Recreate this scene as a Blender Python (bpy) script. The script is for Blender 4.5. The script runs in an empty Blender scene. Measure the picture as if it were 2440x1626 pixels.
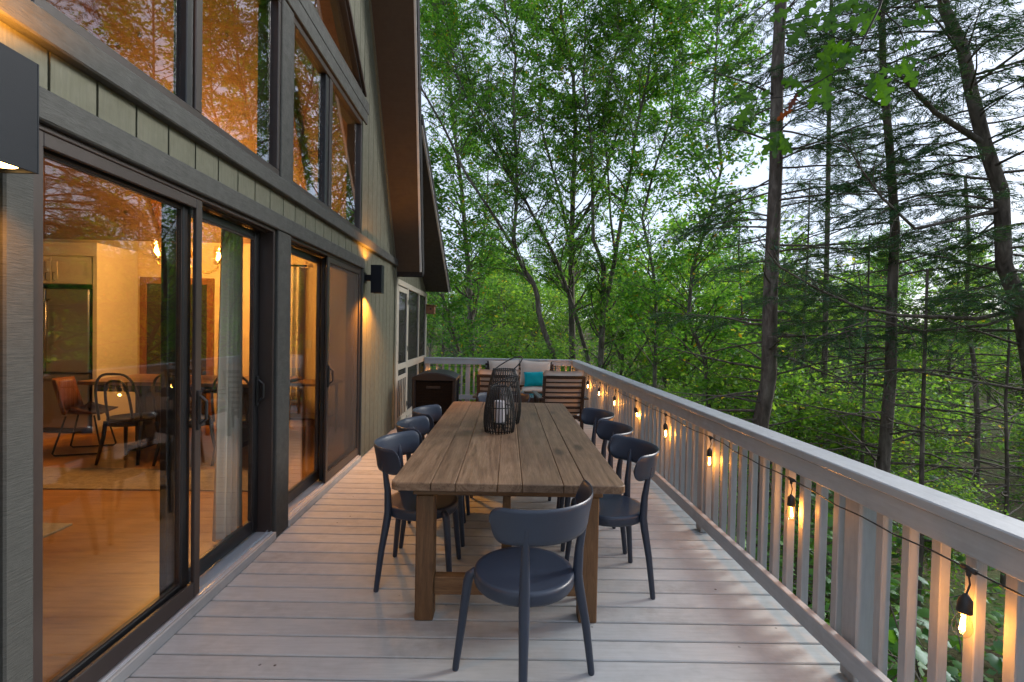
import bpy, bmesh, math, random
import numpy as np
from mathutils import Vector, Matrix

sc = bpy.context.scene
COL = sc.collection
RND = random.Random(11)
rad = math.radians

# ------------------------------------------------------------------ camera
F_PX, CXP, CYP = 1158.0, 1220.0, 813.0          # focal length and centre in photo pixels (2440 x 1626)
YAW, PITCH, ROLL, EYE = 0.02629, -0.01933, 0.02, Vector((0, 0, 1.46))
_d = Vector((math.sin(YAW) * math.cos(PITCH), math.cos(YAW) * math.cos(PITCH), math.sin(PITCH)))
_r = _d.cross(Vector((0, 0, 1))).normalized()
_u = _r.cross(_d)
C_R = _r * math.cos(ROLL) + _u * math.sin(ROLL)
C_U = _u * math.cos(ROLL) - _r * math.sin(ROLL)
cam_d = bpy.data.cameras.new('camera')
cam = bpy.data.objects.new('camera', cam_d)
COL.objects.link(cam)
cam_d.sensor_width = 36.0
cam_d.lens = 36.0 * F_PX / 2440.0
cam_d.clip_start = 0.05
cam_d.clip_end = 1500
cam.matrix_world = Matrix(((C_R.x, C_U.x, -_d.x, EYE.x), (C_R.y, C_U.y, -_d.y, EYE.y),
                           (C_R.z, C_U.z, -_d.z, EYE.z), (0, 0, 0, 1)))
sc.camera = cam


def at(u, v, Y):
    """a place in the world seen at photo pixel (u, v) that stands Y metres ahead"""
    d = C_R * ((u - CXP) / F_PX) - C_U * ((v - CYP) / F_PX) + _d
    return EYE + d * (Y / d.y)


# ------------------------------------------------------------------ sky, sun, exposure
SUN_AZ, SUN_EL = 68.0, 26.0                        # degrees clockwise from +Y, above the horizon
w = bpy.data.worlds.new('World')
sc.world = w
w.use_nodes = True
nt = w.node_tree
nt.nodes.clear()
sky = nt.nodes.new('ShaderNodeTexSky')
sky.sky_type = 'NISHITA'
sky.sun_disc = False
sky.sun_elevation = rad(SUN_EL)
sky.sun_rotation = rad(SUN_AZ)
sky.altitude = 300
sky.air_density = 1.0
sky.dust_density = 1.0
sky.ozone_density = 1.0
# thin even cloud veil over the whole dusk sky
veil = nt.nodes.new('ShaderNodeMix')
veil.data_type = 'RGBA'
veil.inputs[0].default_value = 0.72
veil.inputs[7].default_value = (5.3, 5.9, 7.2, 1)
bg = nt.nodes.new('ShaderNodeBackground')
bg.inputs['Strength'].default_value = 0.12
wo = nt.nodes.new('ShaderNodeOutputWorld')
nt.links.new(sky.outputs[0], veil.inputs[6])
nt.links.new(veil.outputs[2], bg.inputs['Color'])
nt.links.new(bg.outputs[0], wo.inputs['Surface'])

sun_d = bpy.data.lights.new('sun', 'SUN')
sun_d.energy = 2.8
sun_d.angle = rad(20)
sun_d.color = (1.0, 0.96, 0.90)
sun = bpy.data.objects.new('sun', sun_d)
COL.objects.link(sun)
_sd = Vector((math.sin(rad(SUN_AZ)) * math.cos(rad(SUN_EL)), math.cos(rad(SUN_AZ)) * math.cos(rad(SUN_EL)), math.sin(rad(SUN_EL))))
sun.rotation_euler = (-_sd).to_track_quat('-Z', 'Y').to_euler()

vs = sc.view_settings
vs.view_transform = 'Standard'
vs.look = 'None'
vs.gamma = 1.0
vs.use_curve_mapping = False
vs.exposure = 0.78
cy = sc.cycles
cy.use_denoising = True
cy.max_bounces = 8
cy.diffuse_bounces = 4
cy.glossy_bounces = 3
cy.transmission_bounces = 5
cy.transparent_max_bounces = 16
cy.sample_clamp_indirect = 6
cy.caustics_reflective = False
cy.caustics_refractive = False
cy.use_adaptive_sampling = True
cy.adaptive_threshold = 0.03
cy.use_light_tree = True
sc.render.film_transparent = False


# ------------------------------------------------------------------ mesh helpers
class MB:
    def __init__(s):
        s.v = []
        s.f = []

    def add(s, vs, fs):
        n = len(s.v)
        s.v += [tuple(p) for p in vs]
        s.f += [tuple(i + n for i in f) for f in fs]
        return s

    def box(s, x0, x1, y0, y1, z0, z1, c=0.0, M=None):
        x0, x1 = min(x0, x1), max(x0, x1)
        y0, y1 = min(y0, y1), max(y0, y1)
        z0, z1 = min(z0, z1), max(z0, z1)
        C = Vector(((x0 + x1) / 2, (y0 + y1) / 2, (z0 + z1) / 2))
        h = ((x1 - x0) / 2, (y1 - y0) / 2, (z1 - z0) / 2)
        c = min(c, min(h) * .45)
        if c <= 0:
            vs = [(C.x + sx * h[0], C.y + sy * h[1], C.z + sz * h[2]) for sx in (-1, 1) for sy in (-1, 1) for sz in (-1, 1)]
            fs = [(0, 1, 3, 2), (4, 6, 7, 5), (0, 4, 5, 1), (2, 3, 7, 6), (0, 2, 6, 4), (1, 5, 7, 3)]
        else:
            idx = {}
            vs = []
            for sx in (-1, 1):
                for sy in (-1, 1):
                    for sz in (-1, 1):
                        for a in range(3):
                            sg = (sx, sy, sz)
                            idx[(sx, sy, sz, a)] = len(vs)
                            vs.append(tuple(C[k] + sg[k] * (h[k] - (0 if k == a else c)) for k in range(3)))
            fs = []
            for a in range(3):
                b, d = [(1, 2), (2, 0), (0, 1)][a]
                for sg in (-1, 1):
                    q = []
                    for sb, sd in ((-1, -1), (1, -1), (1, 1), (-1, 1)):
                        k = [0, 0, 0]
                        k[a], k[b], k[d] = sg, sb, sd
                        q.append(idx[(k[0], k[1], k[2], a)])
                    fs.append(tuple(q if sg > 0 else q[::-1]))
            for a in range(3):
                b, d = [(1, 2), (2, 0), (0, 1)][a]
                for sb in (-1, 1):
                    for sd in (-1, 1):
                        def g(sa, ax):
                            k = [0, 0, 0]
                            k[a], k[b], k[d] = sa, sb, sd
                            return idx[(k[0], k[1], k[2], ax)]
                        q = [g(-1, b), g(1, b), g(1, d), g(-1, d)]
                        fs.append(tuple(q if sb * sd > 0 else q[::-1]))
            for sx in (-1, 1):
                for sy in (-1, 1):
                    for sz in (-1, 1):
                        q = [idx[(sx, sy, sz, a)] for a in range(3)]
                        fs.append(tuple(q if sx * sy * sz > 0 else q[::-1]))
        if M is not None:
            vs = [M @ Vector(p) for p in vs]
        return s.add(vs, fs)

    def bar(s, p, q, w, h, c=0.0, up=(0, 0, 1)):
        p, q = Vector(p), Vector(q)
        d = q - p
        L = d.length
        y = d.normalized()
        x = y.cross(Vector(up))
        if x.length < 1e-5:
            x = Vector((1, 0, 0))
        x.normalize()
        z = x.cross(y)
        m = (p + q) / 2
        M = Matrix(((x.x, y.x, z.x, m.x), (x.y, y.y, z.y, m.y), (x.z, y.z, z.z, m.z), (0, 0, 0, 1)))
        return s.box(-w / 2, w / 2, -L / 2, L / 2, -h / 2, h / 2, c, M)

    def tube(s, pts, rads, n=8, cap=True):
        pts = [Vector(p) for p in pts]
        if not hasattr(rads, '__len__'):
            rads = [rads] * len(pts)
        ref = None
        rings = []
        vs = []
        for i, p in enumerate(pts):
            t = (pts[min(i + 1, len(pts) - 1)] - pts[max(i - 1, 0)])
            if t.length < 1e-9:
                t = Vector((0, 0, 1))
            t.normalize()
            if ref is None:
                ref = t.orthogonal().normalized()
            else:
                ref = ref - t * ref.dot(t)
                if ref.length < 1e-6:
                    ref = t.orthogonal()
                ref.normalize()
            b = t.cross(ref)
            rings.append(len(vs))
            for k in range(n):
                a = 2 * math.pi * k / n
                vs.append(p + (ref * math.cos(a) + b * math.sin(a)) * rads[i])
        fs = []
        for i in range(len(pts) - 1):
            for k in range(n):
                fs.append((rings[i] + k, rings[i] + (k + 1) % n, rings[i + 1] + (k + 1) % n, rings[i + 1] + k))
        if cap:
            fs.append(tuple(range(n))[::-1])
            fs.append(tuple(rings[-1] + k for k in range(n)))
        return s.add(vs, fs)

    def lathe(s, prof, n=24, o=(0, 0, 0), M=None, close=False):
        vs, fs = [], []
        for r, z in prof:
            for k in range(n):
                a = 2 * math.pi * k / n
                p = Vector((r * math.cos(a), r * math.sin(a), z))
                p = (M @ p) if M is not None else p + Vector(o)
                vs.append(p)
        m = len(prof)
        for i in range(m - 1 + (1 if close else 0)):
            j = (i + 1) % m
            for k in range(n):
                fs.append((i * n + k, i * n + (k + 1) % n, j * n + (k + 1) % n, j * n + k))
        if not close:
            if prof[0][0] > 1e-5:
                fs.append(tuple(range(n))[::-1])
            if prof[-1][0] > 1e-5:
                fs.append(tuple((m - 1) * n + k for k in range(n)))
        return s.add(vs, fs)

    def prism_yz(s, poly, x0, x1):
        """polygon given as (y, z) points, pushed from x0 to x1"""
        n = len(poly)
        vs = [(x0, y, z) for y, z in poly] + [(x1, y, z) for y, z in poly]
        fs = [tuple(range(n))[::-1], tuple(range(n, 2 * n))]
        fs += [(i, (i + 1) % n, n + (i + 1) % n, n + i) for i in range(n)]
        return s.add(vs, fs)

    def mesh(s, name, mat, smooth=False, recalc=True):
        me = bpy.data.meshes.new(name)
        me.from_pydata(s.v, [], s.f)
        if recalc:
            b = bmesh.new()
            b.from_mesh(me)
            bmesh.ops.recalc_face_normals(b, faces=b.faces)
            b.to_mesh(me)
            b.free()
        me.materials.append(mat)
        if smooth:
            me.polygons.foreach_set('use_smooth', [True] * len(me.polygons))
        me.update()
        return me


ROOT = {}                                          # matrix of the thing each object belongs to


def link(name, me, parent=None, loc=None, rz=0.0):
    o = bpy.data.objects.new(name, me)
    COL.objects.link(o)
    if parent is not None:
        o.parent = parent
        ROOT[o.name] = ROOT[parent.name]
    if loc is not None:
        o.location = loc
    if rz:
        o.rotation_euler = (0, 0, rz)
    if parent is None:
        ROOT[o.name] = Matrix.Translation(o.location) @ Matrix.Rotation(rz, 4, 'Z')
    return o


def tag(o, label=None, cat=None, group=None, kind=None):
    if label:
        o['label'] = label
    if cat:
        o['category'] = cat
    if group:
        o['group'] = group
    if kind:
        o['kind'] = kind
    return o


def thing(name, label, cat, loc=(0, 0, 0), rz=0.0, group=None):
    o = bpy.data.objects.new(name, None)
    o.empty_display_size = .1
    COL.objects.link(o)
    o.location = loc
    o.rotation_euler = (0, 0, rz)
    ROOT[o.name] = Matrix.Translation(Vector(loc)) @ Matrix.Rotation(rz, 4, 'Z')
    return tag(o, label, cat, group)


def part(mb, name, mat, parent=None, local=False, smooth=False):
    """a mesh of its own under its thing; points are world points unless local"""
    if parent is not None and not local:
        Mi = ROOT[parent.name].inverted()
        mb.v = [tuple(Mi @ Vector(p)) for p in mb.v]
    return link(name, mb.mesh(name, mat, smooth), parent)


def copy_tree(o, parent=None):
    c = o.copy()
    COL.objects.link(c)
    if parent is not None:
        c.parent = parent
    for ch in list(o.children):
        copy_tree(ch, c)
    return c


def tri_mesh(name, co, tris, mat, smooth=False):
    """fast mesh from numpy arrays"""
    me = bpy.data.meshes.new(name)
    co = np.ascontiguousarray(co, dtype=np.float32)
    tris = np.ascontiguousarray(tris, dtype=np.int32)
    me.vertices.add(len(co))
    me.vertices.foreach_set('co', co.ravel())
    me.loops.add(len(tris) * 3)
    me.loops.foreach_set('vertex_index', tris.ravel())
    me.polygons.add(len(tris))
    me.polygons.foreach_set('loop_start', np.arange(0, len(tris) * 3, 3, dtype=np.int32))
    me.update(calc_edges=True)
    me.materials.append(mat)
    if smooth:
        me.polygons.foreach_set('use_smooth', np.ones(len(tris), dtype=bool))
    return me


def lamp(name, kind, loc, energy, color, size=.02, parent=None, direction=None, spot=None, blend=.5):
    d = bpy.data.lights.new(name, kind)
    d.energy = energy
    d.color = color
    d.shadow_soft_size = size
    if kind == 'SPOT':
        d.spot_size = spot
        d.spot_blend = blend
    o = bpy.data.objects.new(name, d)
    COL.objects.link(o)
    o.location = loc
    if direction is not None:
        o.rotation_euler = Vector(direction).to_track_quat('-Z', 'Y').to_euler()
    return o


# ------------------------------------------------------------------ materials
def new_mat(name):
    m = bpy.data.materials.new(name)
    m.use_nodes = True
    t = m.node_tree
    t.nodes.clear()
    out = t.nodes.new('ShaderNodeOutputMaterial')
    return m, t, out


class G:
    """small node-graph writer"""
    def __init__(s, t):
        s.t = t

    def n(s, kind, **kw):
        nd = s.t.nodes.new('ShaderNode' + kind)
        for k, v in kw.items():
            setattr(nd, k, v)
        return nd

    def set(s, nd, **kw):
        for k, v in kw.items():
            key = k.replace('_', ' ')
            inp = nd.inputs[key] if key in nd.inputs else nd.inputs[k]
            if hasattr(v, 'is_output') or isinstance(v, bpy.types.NodeSocket):
                s.t.links.new(v, inp)
            else:
                inp.default_value = v
        return nd

    def coords(s, scale=(1, 1, 1), rnd=0.0):
        tc = s.n('TexCoord')
        mp = s.n('Mapping')
        s.t.links.new(tc.outputs['Object'], mp.inputs['Vector'])
        mp.inputs['Scale'].default_value = scale
        if rnd:
            oi = s.n('ObjectInfo')
            mu = s.n('Math', operation='MULTIPLY')
            mu.inputs[1].default_value = rnd
            s.t.links.new(oi.outputs['Random'], mu.inputs[0])
            cb = s.n('CombineXYZ')
            for k in ('X', 'Y', 'Z'):
                s.t.links.new(mu.outputs[0], cb.inputs[k])
            s.t.links.new(cb.outputs[0], mp.inputs['Location'])
        return mp.outputs[0]

    def noise(s, vec, scale, detail=4, rough=.55, dist=0.0):
        nd = s.n('TexNoise')
        s.t.links.new(vec, nd.inputs['Vector'])
        nd.inputs['Scale'].default_value = scale
        nd.inputs['Detail'].default_value = detail
        nd.inputs['Roughness'].default_value = rough
        nd.inputs['Distortion'].default_value = dist
        return nd.outputs['Fac']

    def ramp(s, fac, stops):
        nd = s.n('ValToRGB')
        s.t.links.new(fac, nd.inputs[0])
        els = nd.color_ramp.elements
        while len(els) < len(stops):
            els.new(.5)
        for e, (p, c) in zip(els, stops):
            e.position = p
            e.color = (c, c, c, 1) if not hasattr(c, '__len__') else (c[0], c[1], c[2], 1)
        return nd.outputs[0]

    def mix(s, fac, a, b, mode='MIX'):
        nd = s.n('Mix', data_type='RGBA', blend_type=mode)
        for i, v in ((0, fac), (6, a), (7, b)):
            if isinstance(v, bpy.types.NodeSocket):
                s.t.links.new(v, nd.inputs[i])
            else:
                nd.inputs[i].default_value = v if i == 0 else (v[0], v[1], v[2], 1)
        return nd.outputs[2]

    def math(s, op, a, b=None):
        nd = s.n('Math', operation=op)
        for i, v in enumerate((a, b)):
            if v is None:
                continue
            if isinstance(v, bpy.types.NodeSocket):
                s.t.links.new(v, nd.inputs[i])
            else:
                nd.inputs[i].default_value = v
        return nd.outputs[0]

    def rand(s):
        return s.n('ObjectInfo').outputs['Random']

    def bump(s, h, strength=.3, dist=.01):
        nd = s.n('Bump')
        s.t.links.new(h, nd.inputs['Height'])
        nd.inputs['Strength'].default_value = strength
        nd.inputs['Distance'].default_value = dist
        return nd.outputs[0]

    def pbr(s, out, color, rough=.5, metal=0.0, spec=.5, normal=None, **kw):
        p = s.n('BsdfPrincipled')
        for key, v in (('Base Color', color), ('Roughness', rough), ('Metallic', metal), ('Specular IOR Level', spec)):
            if isinstance(v, bpy.types.NodeSocket):
                s.t.links.new(v, p.inputs[key])
            else:
                p.inputs[key].default_value = (v[0], v[1], v[2], 1) if hasattr(v, '__len__') else v
        if normal is not None:
            s.t.links.new(normal, p.inputs['Normal'])
        for k, v in kw.items():
            p.inputs[k].default_value = v
        s.t.links.new(p.outputs[0], out.inputs['Surface'])
        return p


def plain(name, col, rough=.5, metal=0.0, spec=.5, var=.12, vscale=6.0, bump=0.0, bscale=60.0, dist=.004, rnd=.1):
    m, t, out = new_mat(name)
    g = G(t)
    v = g.coords(rnd=20.0)
    n1 = g.noise(v, vscale, 5)
    fac = g.ramp(n1, [(.3, 1 - var), (.7, 1 + var)])
    c = g.mix(1.0, col, fac, 'MULTIPLY')
    if rnd:
        rr = g.ramp(g.rand(), [(0, 1 - rnd), (1, 1 + rnd)])
        c = g.mix(1.0, c, rr, 'MULTIPLY')
    nrm = None
    if bump:
        nrm = g.bump(g.noise(v, bscale, 4), bump, dist)
    g.pbr(out, c, rough, metal, spec, nrm)
    return m


def painted_wood(name, col, grain=(1, 14, 14), dirt=.25, dirt_col=(.12, .11, .08), rough=.55, rnd=.08, bump=.25, specks=.5, contrast=.09):
    """paint over boards: faint grain, uneven wear, small specks"""
    m, t, out = new_mat(name)
    g = G(t)
    v = g.coords(rnd=40.0)
    vg = g.coords(grain, rnd=40.0)
    gr = g.noise(vg, 6, 6, .6, .4)
    big = g.noise(v, 1.7, 4, .6)
    fine = g.noise(v, 16, 4, .6)
    c = g.mix(1.0, col, g.ramp(gr, [(.3, 1 - contrast), (.7, 1 + contrast * .8)]), 'MULTIPLY')
    c = g.mix(1.0, c, g.ramp(g.rand(), [(0, 1 - rnd), (1, 1 + rnd)]), 'MULTIPLY')
    df = g.math('MULTIPLY', g.ramp(big, [(.42, .1 * dirt), (.68, dirt)]), g.ramp(fine, [(.35, .15), (.65, 1)]))
    c = g.mix(df, c, dirt_col)
    if specks:
        vo = g.n('TexVoronoi')
        t.links.new(v, vo.inputs['Vector'])
        vo.inputs['Scale'].default_value = 9.0
        sp = g.ramp(vo.outputs['Distance'], [(.0, 1), (.045, 1), (.075, 0)])
        pick = g.ramp(g.noise(v, 5.3, 2), [(.52, 0), (.6, specks)])
        c = g.mix(g.math('MULTIPLY', sp, pick), c, (.05, .045, .04))
    h = g.math('ADD', gr, g.math('MULTIPLY', fine, .5))
    g.pbr(out, c, g.ramp(fine, [(.3, rough - .1), (.7, rough + .12)]), 0, .4, g.bump(h, bump, .003))
    return m


def stained_wood(name, cols, stretch=(6, .7, 6), rough=.5, rnd=.16, knots=True, bump=.25, stain=.5):
    """bare or stained timber with growth rings, streaks and knots along local Y (or the unstretched axis)"""
    m, t, out = new_mat(name)
    g = G(t)
    v = g.coords(stretch, rnd=53.0)
    vr = g.coords((1, 1, 1), rnd=53.0)
    slow = g.noise(g.coords(tuple(q * .42 for q in stretch), rnd=53.0), 1.0, 3, .5, .5)
    ring = g.math('ADD', g.math('MULTIPLY', g.math('SINE', g.math('MULTIPLY', slow, 75.0)), .5), .5)
    gr = g.noise(v, 11, 8, .72, .8)
    mix1 = g.math('ADD', g.math('MULTIPLY', ring, .12), g.math('MULTIPLY', gr, .88))
    c = g.ramp(mix1, [(.28, cols[0]), (.5, cols[1]), (.72, cols[2])])
    c = g.mix(1.0, c, g.ramp(g.rand(), [(0, 1 - rnd), (1, 1 + rnd)]), 'MULTIPLY')
    c = g.mix(g.ramp(g.noise(vr, 3.1, 4, .6), [(.42, 0), (.72, stain)]), c, cols[0])
    if knots:
        vk = g.coords((4.2, 1.5, 4.2), rnd=31.0)
        vo = g.n('TexVoronoi')
        t.links.new(vk, vo.inputs['Vector'])
        vo.inputs['Scale'].default_value = 1.0
        kn = g.ramp(vo.outputs['Distance'], [(0, 1), (.07, 1), (.17, 0)])
        c = g.mix(g.math('MULTIPLY', kn, .75), c, [x * .35 for x in cols[0]])
    g.pbr(out, c, rough, 0, .4, g.bump(mix1, bump, .003))
    return m


def emission(name, col, strength):
    m, t, out = new_mat(name)
    e = t.nodes.new('ShaderNodeEmission')
    e.inputs['Color'].default_value = (*col, 1)
    e.inputs['Strength'].default_value = strength
    t.links.new(e.outputs[0], out.inputs['Surface'])
    return m


def glass(name, tint=(1, 1, 1), ior=1.5, wave=0.0, boost=1.0):
    """thin pane: see-through plus a Fresnel mirror"""
    m, t, out = new_mat(name)
    g = G(t)
    tr = g.n('BsdfTransparent')
    tr.inputs['Color'].default_value = (*tint, 1)
    gl = g.n('BsdfGlossy')
    gl.inputs['Roughness'].default_value = 0.0
    gl.inputs['Color'].default_value = (.95, .97, 1, 1)
    fr = g.n('Fresnel')
    # the same index from either side of the thin pane
    geo = g.n('NewGeometry')
    t.links.new(g.math('POWER', ior, g.math('SUBTRACT', 1.0, g.math('MULTIPLY', geo.outputs['Backfacing'], 2.0))), fr.inputs['IOR'])
    if wave:
        nrm = g.bump(g.noise(g.coords(), 1.6, 2), wave, .02)
        t.links.new(nrm, gl.inputs['Normal'])
    ms = g.n('MixShader')
    f = g.math('MULTIPLY', fr.outputs[0], boost)
    t.links.new(f, ms.inputs[0])
    t.links.new(tr.outputs[0], ms.inputs[1])
    t.links.new(gl.outputs[0], ms.inputs[2])
    t.links.new(ms.outputs[0], out.inputs['Surface'])
    return m


def screen_mat(name, col, open_):
    """woven insect screen"""
    m, t, out = new_mat(name)
    g = G(t)
    tr = g.n('BsdfTransparent')
    df = g.n('BsdfDiffuse')
    df.inputs['Color'].default_value = (*col, 1)
    ms = g.n('MixShader')
    ms.inputs[0].default_value = 1 - open_
    t.links.new(tr.outputs[0], ms.inputs[1])
    t.links.new(df.outputs[0], ms.inputs[2])
    t.links.new(ms.outputs[0], out.inputs['Surface'])
    return m


def leaf_mat(name, stops, trans=.45, gloss=.02, tcol=1.6, rough=.45):
    """leaves: colour differs from leaf to leaf, light passes through"""
    m, t, out = new_mat(name)
    g = G(t)
    geo = g.n('NewGeometry')
    c = g.ramp(geo.outputs['Random Per Island'], stops)
    oi = g.ramp(g.rand(), [(0, .85), (1, 1.25)])
    c = g.mix(1.0, c, oi, 'MULTIPLY')
    df = g.n('BsdfDiffuse')
    t.links.new(c, df.inputs['Color'])
    tl = g.n('BsdfTranslucent')
    c2 = g.mix(1.0, c, (1.25 * tcol, 1.15 * tcol, .55 * tcol), 'MULTIPLY')
    t.links.new(c2, tl.inputs['Color'])
    a = g.n('MixShader')
    a.inputs[0].default_value = trans
    t.links.new(df.outputs[0], a.inputs[1])
    t.links.new(tl.outputs[0], a.inputs[2])
    gl = g.n('BsdfGlossy')
    gl.inputs['Roughness'].default_value = rough
    gl.inputs['Color'].default_value = (.8, .9, 1, 1)
    b = g.n('MixShader')
    b.inputs[0].default_value = gloss
    t.links.new(a.outputs[0], b.inputs[1])
    t.links.new(gl.outputs[0], b.inputs[2])
    t.links.new(b.outputs[0], out.inputs['Surface'])
    return m


def bark_mat(name, cols, scale=5.0):
    m, t, out = new_mat(name)
    g = G(t)
    v = g.coords((3, 3, .8), rnd=17)
    n1 = g.noise(v, scale, 6, .65, .5)
    n2 = g.noise(g.coords(rnd=9), 1.8, 4)
    c = g.ramp(n1, [(.3, cols[0]), (.55, cols[1]), (.75, cols[2])])
    c = g.mix(g.ramp(n2, [(.5, 0), (.75, .5)]), c, cols[2])
    g.pbr(out, c, .9, 0, .15, g.bump(n1, .8, .02))
    return m

M = {}
M['deck'] = painted_wood('deck_paint', (.42, .445, .45), (1, 12, 12), .4, (.2, .185, .16), .68, .07, .35, 1.0)
M['joist'] = plain('joist_wood', (.12, .09, .06), .8)
M['rail'] = painted_wood('rail_paint', (.38, .395, .41), (9, 1, 9), .3, (.22, .2, .17), .5, .05, .25, .6)
M['baluster'] = painted_wood('baluster_paint', (.33, .335, .34), (9, 9, 1), .25, (.2, .18, .15), .55, .07, .3, .25)
M['siding'] = painted_wood('siding_paint', (.112, .114, .08), (14, 14, 1.2), .3, (.10, .095, .07), .7, .05, .8, .1, .13)
M['trim'] = painted_wood('trim_paint', (.053, .055, .051), (16, 3, 16), .35, (.045, .045, .042), .7, .05, 1.0, .3, .22)
M['post'] = painted_wood('post_paint', (.048, .05, .046), (3, 3, 26), .4, (.04, .04, .037), .75, .05, 1.0, .15, .18)
M['porch_trim'] = painted_wood('porch_trim_paint', (.40, .37, .31), (9, 9, 1), .15, (.15, .13, .1), .6, .04, .2, 0)
M['brown_metal'] = plain('bronze_frame', (.034, .025, .022), .38, .0, .5, .15, 4, .05, 200)
M['black_metal'] = plain('black_frame', (.012, .012, .013), .35, 0, .5)
M['alu'] = plain('aluminium', (.60, .62, .66), .38, .55, .5, .05, 14, .05, 90)
M['sill'] = painted_wood('sill_paint', (.42, .42, .41), (10, 1, 10), .35, (.15, .15, .14), .5, .03, .2, .2)
M['pane'] = glass('window_glass', (.96, .97, .95), 1.52, .003, 1.35)
M['bulb_glass'] = glass('bulb_glass', (1, .93, .8), 1.45, 0, 1.0)
M['screen'] = screen_mat('insect_screen', (.10, .085, .075), .52)
M['porch_screen'] = screen_mat('porch_screen', (.035, .034, .034), .3)
M['soffit'] = painted_wood('soffit_paint', (.058, .040, .028), (1, 9, 9), .2, (.06, .04, .03), .6, .0, .25, 0)
M['soffit_dark'] = painted_wood('porch_soffit_paint', (.05, .046, .042), (1, 9, 9), .2, (.03, .03, .03), .65, 0, .2, 0)
M['white_edge'] = plain('drip_edge', (.6, .61, .62), .5)
M['shingle'] = plain('shingle', (.02, .02, .022), .85, 0, .3, .3, 30, .6, 60)
M['int_wall'] = plain('cream_wall', (.66, .52, .33), .7, 0, .3, .03, 2, .05, 120, rnd=0)
M['int_ceiling'] = stained_wood('pine_ceiling', ((.19, .11, .065), (.27, .165, .10), (.33, .21, .135)), (1, 7, 7), .5, 0, True, .1, .2)
M['int_floor'] = stained_wood('pine_floor', ((.25, .11, .032), (.41, .195, .06), (.50, .26, .088)), (.6, 4.5, 4.5), .3, 0, True, .08, .35)
M['int_trim'] = stained_wood('door_trim', ((.14, .05, .02), (.2, .08, .03), (.27, .11, .045)), (7, 7, .8), .4, 0, False, .1, .3)

# ------------------------------------------------------------------ ground: falls away beside the deck, rises to a wooded hill
def ground_z(x, y):
    d = max(0.0, x - 1.7)
    e = max(0.0, y - 9.9)
    near = -2.3 - .16 * min(d, 14) - .10 * min(e, 16)
    far = math.hypot(x, y)
    rise = max(0.0, far - 34) * .17
    rise = 15 * (1 - math.exp(-rise / 15))
    bumps = .25 * math.sin(x * .7 + 1.3) * math.cos(y * .55) + .5 * math.sin(x * .13) * math.sin(y * .17 + .5)
    return near + rise + bumps * min(1, (d + e) / 4)


def build_ground():
    m, t, out = new_mat('forest_floor')
    g = G(t)
    v = g.coords()
    n1 = g.noise(v, .6, 6, .65)
    n2 = g.noise(v, 9, 5, .7)
    c = g.ramp(n2, [(.3, (.035, .026, .016)), (.5, (.09, .066, .04)), (.7, (.16, .12, .075))])
    c = g.mix(g.ramp(n1, [(.4, 0), (.62, .85)]), c, (.06, .10, .025))
    g.pbr(out, c, .95, 0, .1, g.bump(n2, .9, .06))
    xs = sorted(set([-320, -200, -120, -80, -50, -30, -18] + [x * 1.0 for x in range(-12, 45)] + [48, 52, 58, 66, 76, 90, 110, 140, 180, 240, 320]))
    ys = sorted(set([-320, -200, -120, -70, -40, -25, -15] + [y * 1.0 for y in range(-10, 50)] + [54, 60, 68, 78, 90, 106, 126, 150, 190, 240, 320]))
    b = MB()
    b.v = [(x, y, ground_z(x, y)) for y in ys for x in xs]
    n = len(xs)
    b.f = [(j * n + i, j * n + i + 1, (j + 1) * n + i + 1, (j + 1) * n + i) for j in range(len(ys) - 1) for i in range(n - 1)]
    o = part(b, 'ground', m, smooth=True)
    tag(o, kind='structure')


build_ground()

# ------------------------------------------------------------------ deck
DECK_L, DECK_R, DECK_Y0, DECK_Y1 = -1.56, 1.60, -1.1, 9.86
SKEW = rad(-1.1)


def build_deck():
    b = MB()
    for x in (-1.4, -.7, 0, .7, 1.35):
        b.box(x - .02, x + .02, DECK_Y0, DECK_Y1 - .06, -.24, -.0295)
    b.box(1.56, 1.60, DECK_Y0, DECK_Y1, -.26, -.0295)
    b.box(DECK_L, 1.56, DECK_Y1 - .06, DECK_Y1 - .02, -.26, -.0295)
    for x, y in ((1.3, 2), (1.3, 6), (1.3, 9.6), (-1.2, 9.6), (-1.2, 5)):
        b.box(x - .07, x + .07, y - .07, y + .07, -4.5, -.24)
    deck = part(b, 'deck_floor', M['joist'])
    tag(deck, 'light grey painted plank deck running along the house', None, None, 'structure')
    pitch = .1429
    L = DECK_R - DECK_L
    m = MB().box(-L / 2, L / 2, -.0668, .0668, -.028, 0, .004).mesh('board', M['deck'])
    rr = random.Random(3)
    k = 0
    y = 2.731 - pitch * 26 - .02
    while y < DECK_Y1 - .05:
        if y > DECK_Y0:
            o = link('board', m, deck, ((DECK_L + DECK_R) / 2, y + pitch / 2, rr.uniform(-.0012, .0008)), SKEW + rr.uniform(-.0006, .0006))
        y += pitch
    return deck


build_deck()


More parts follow.
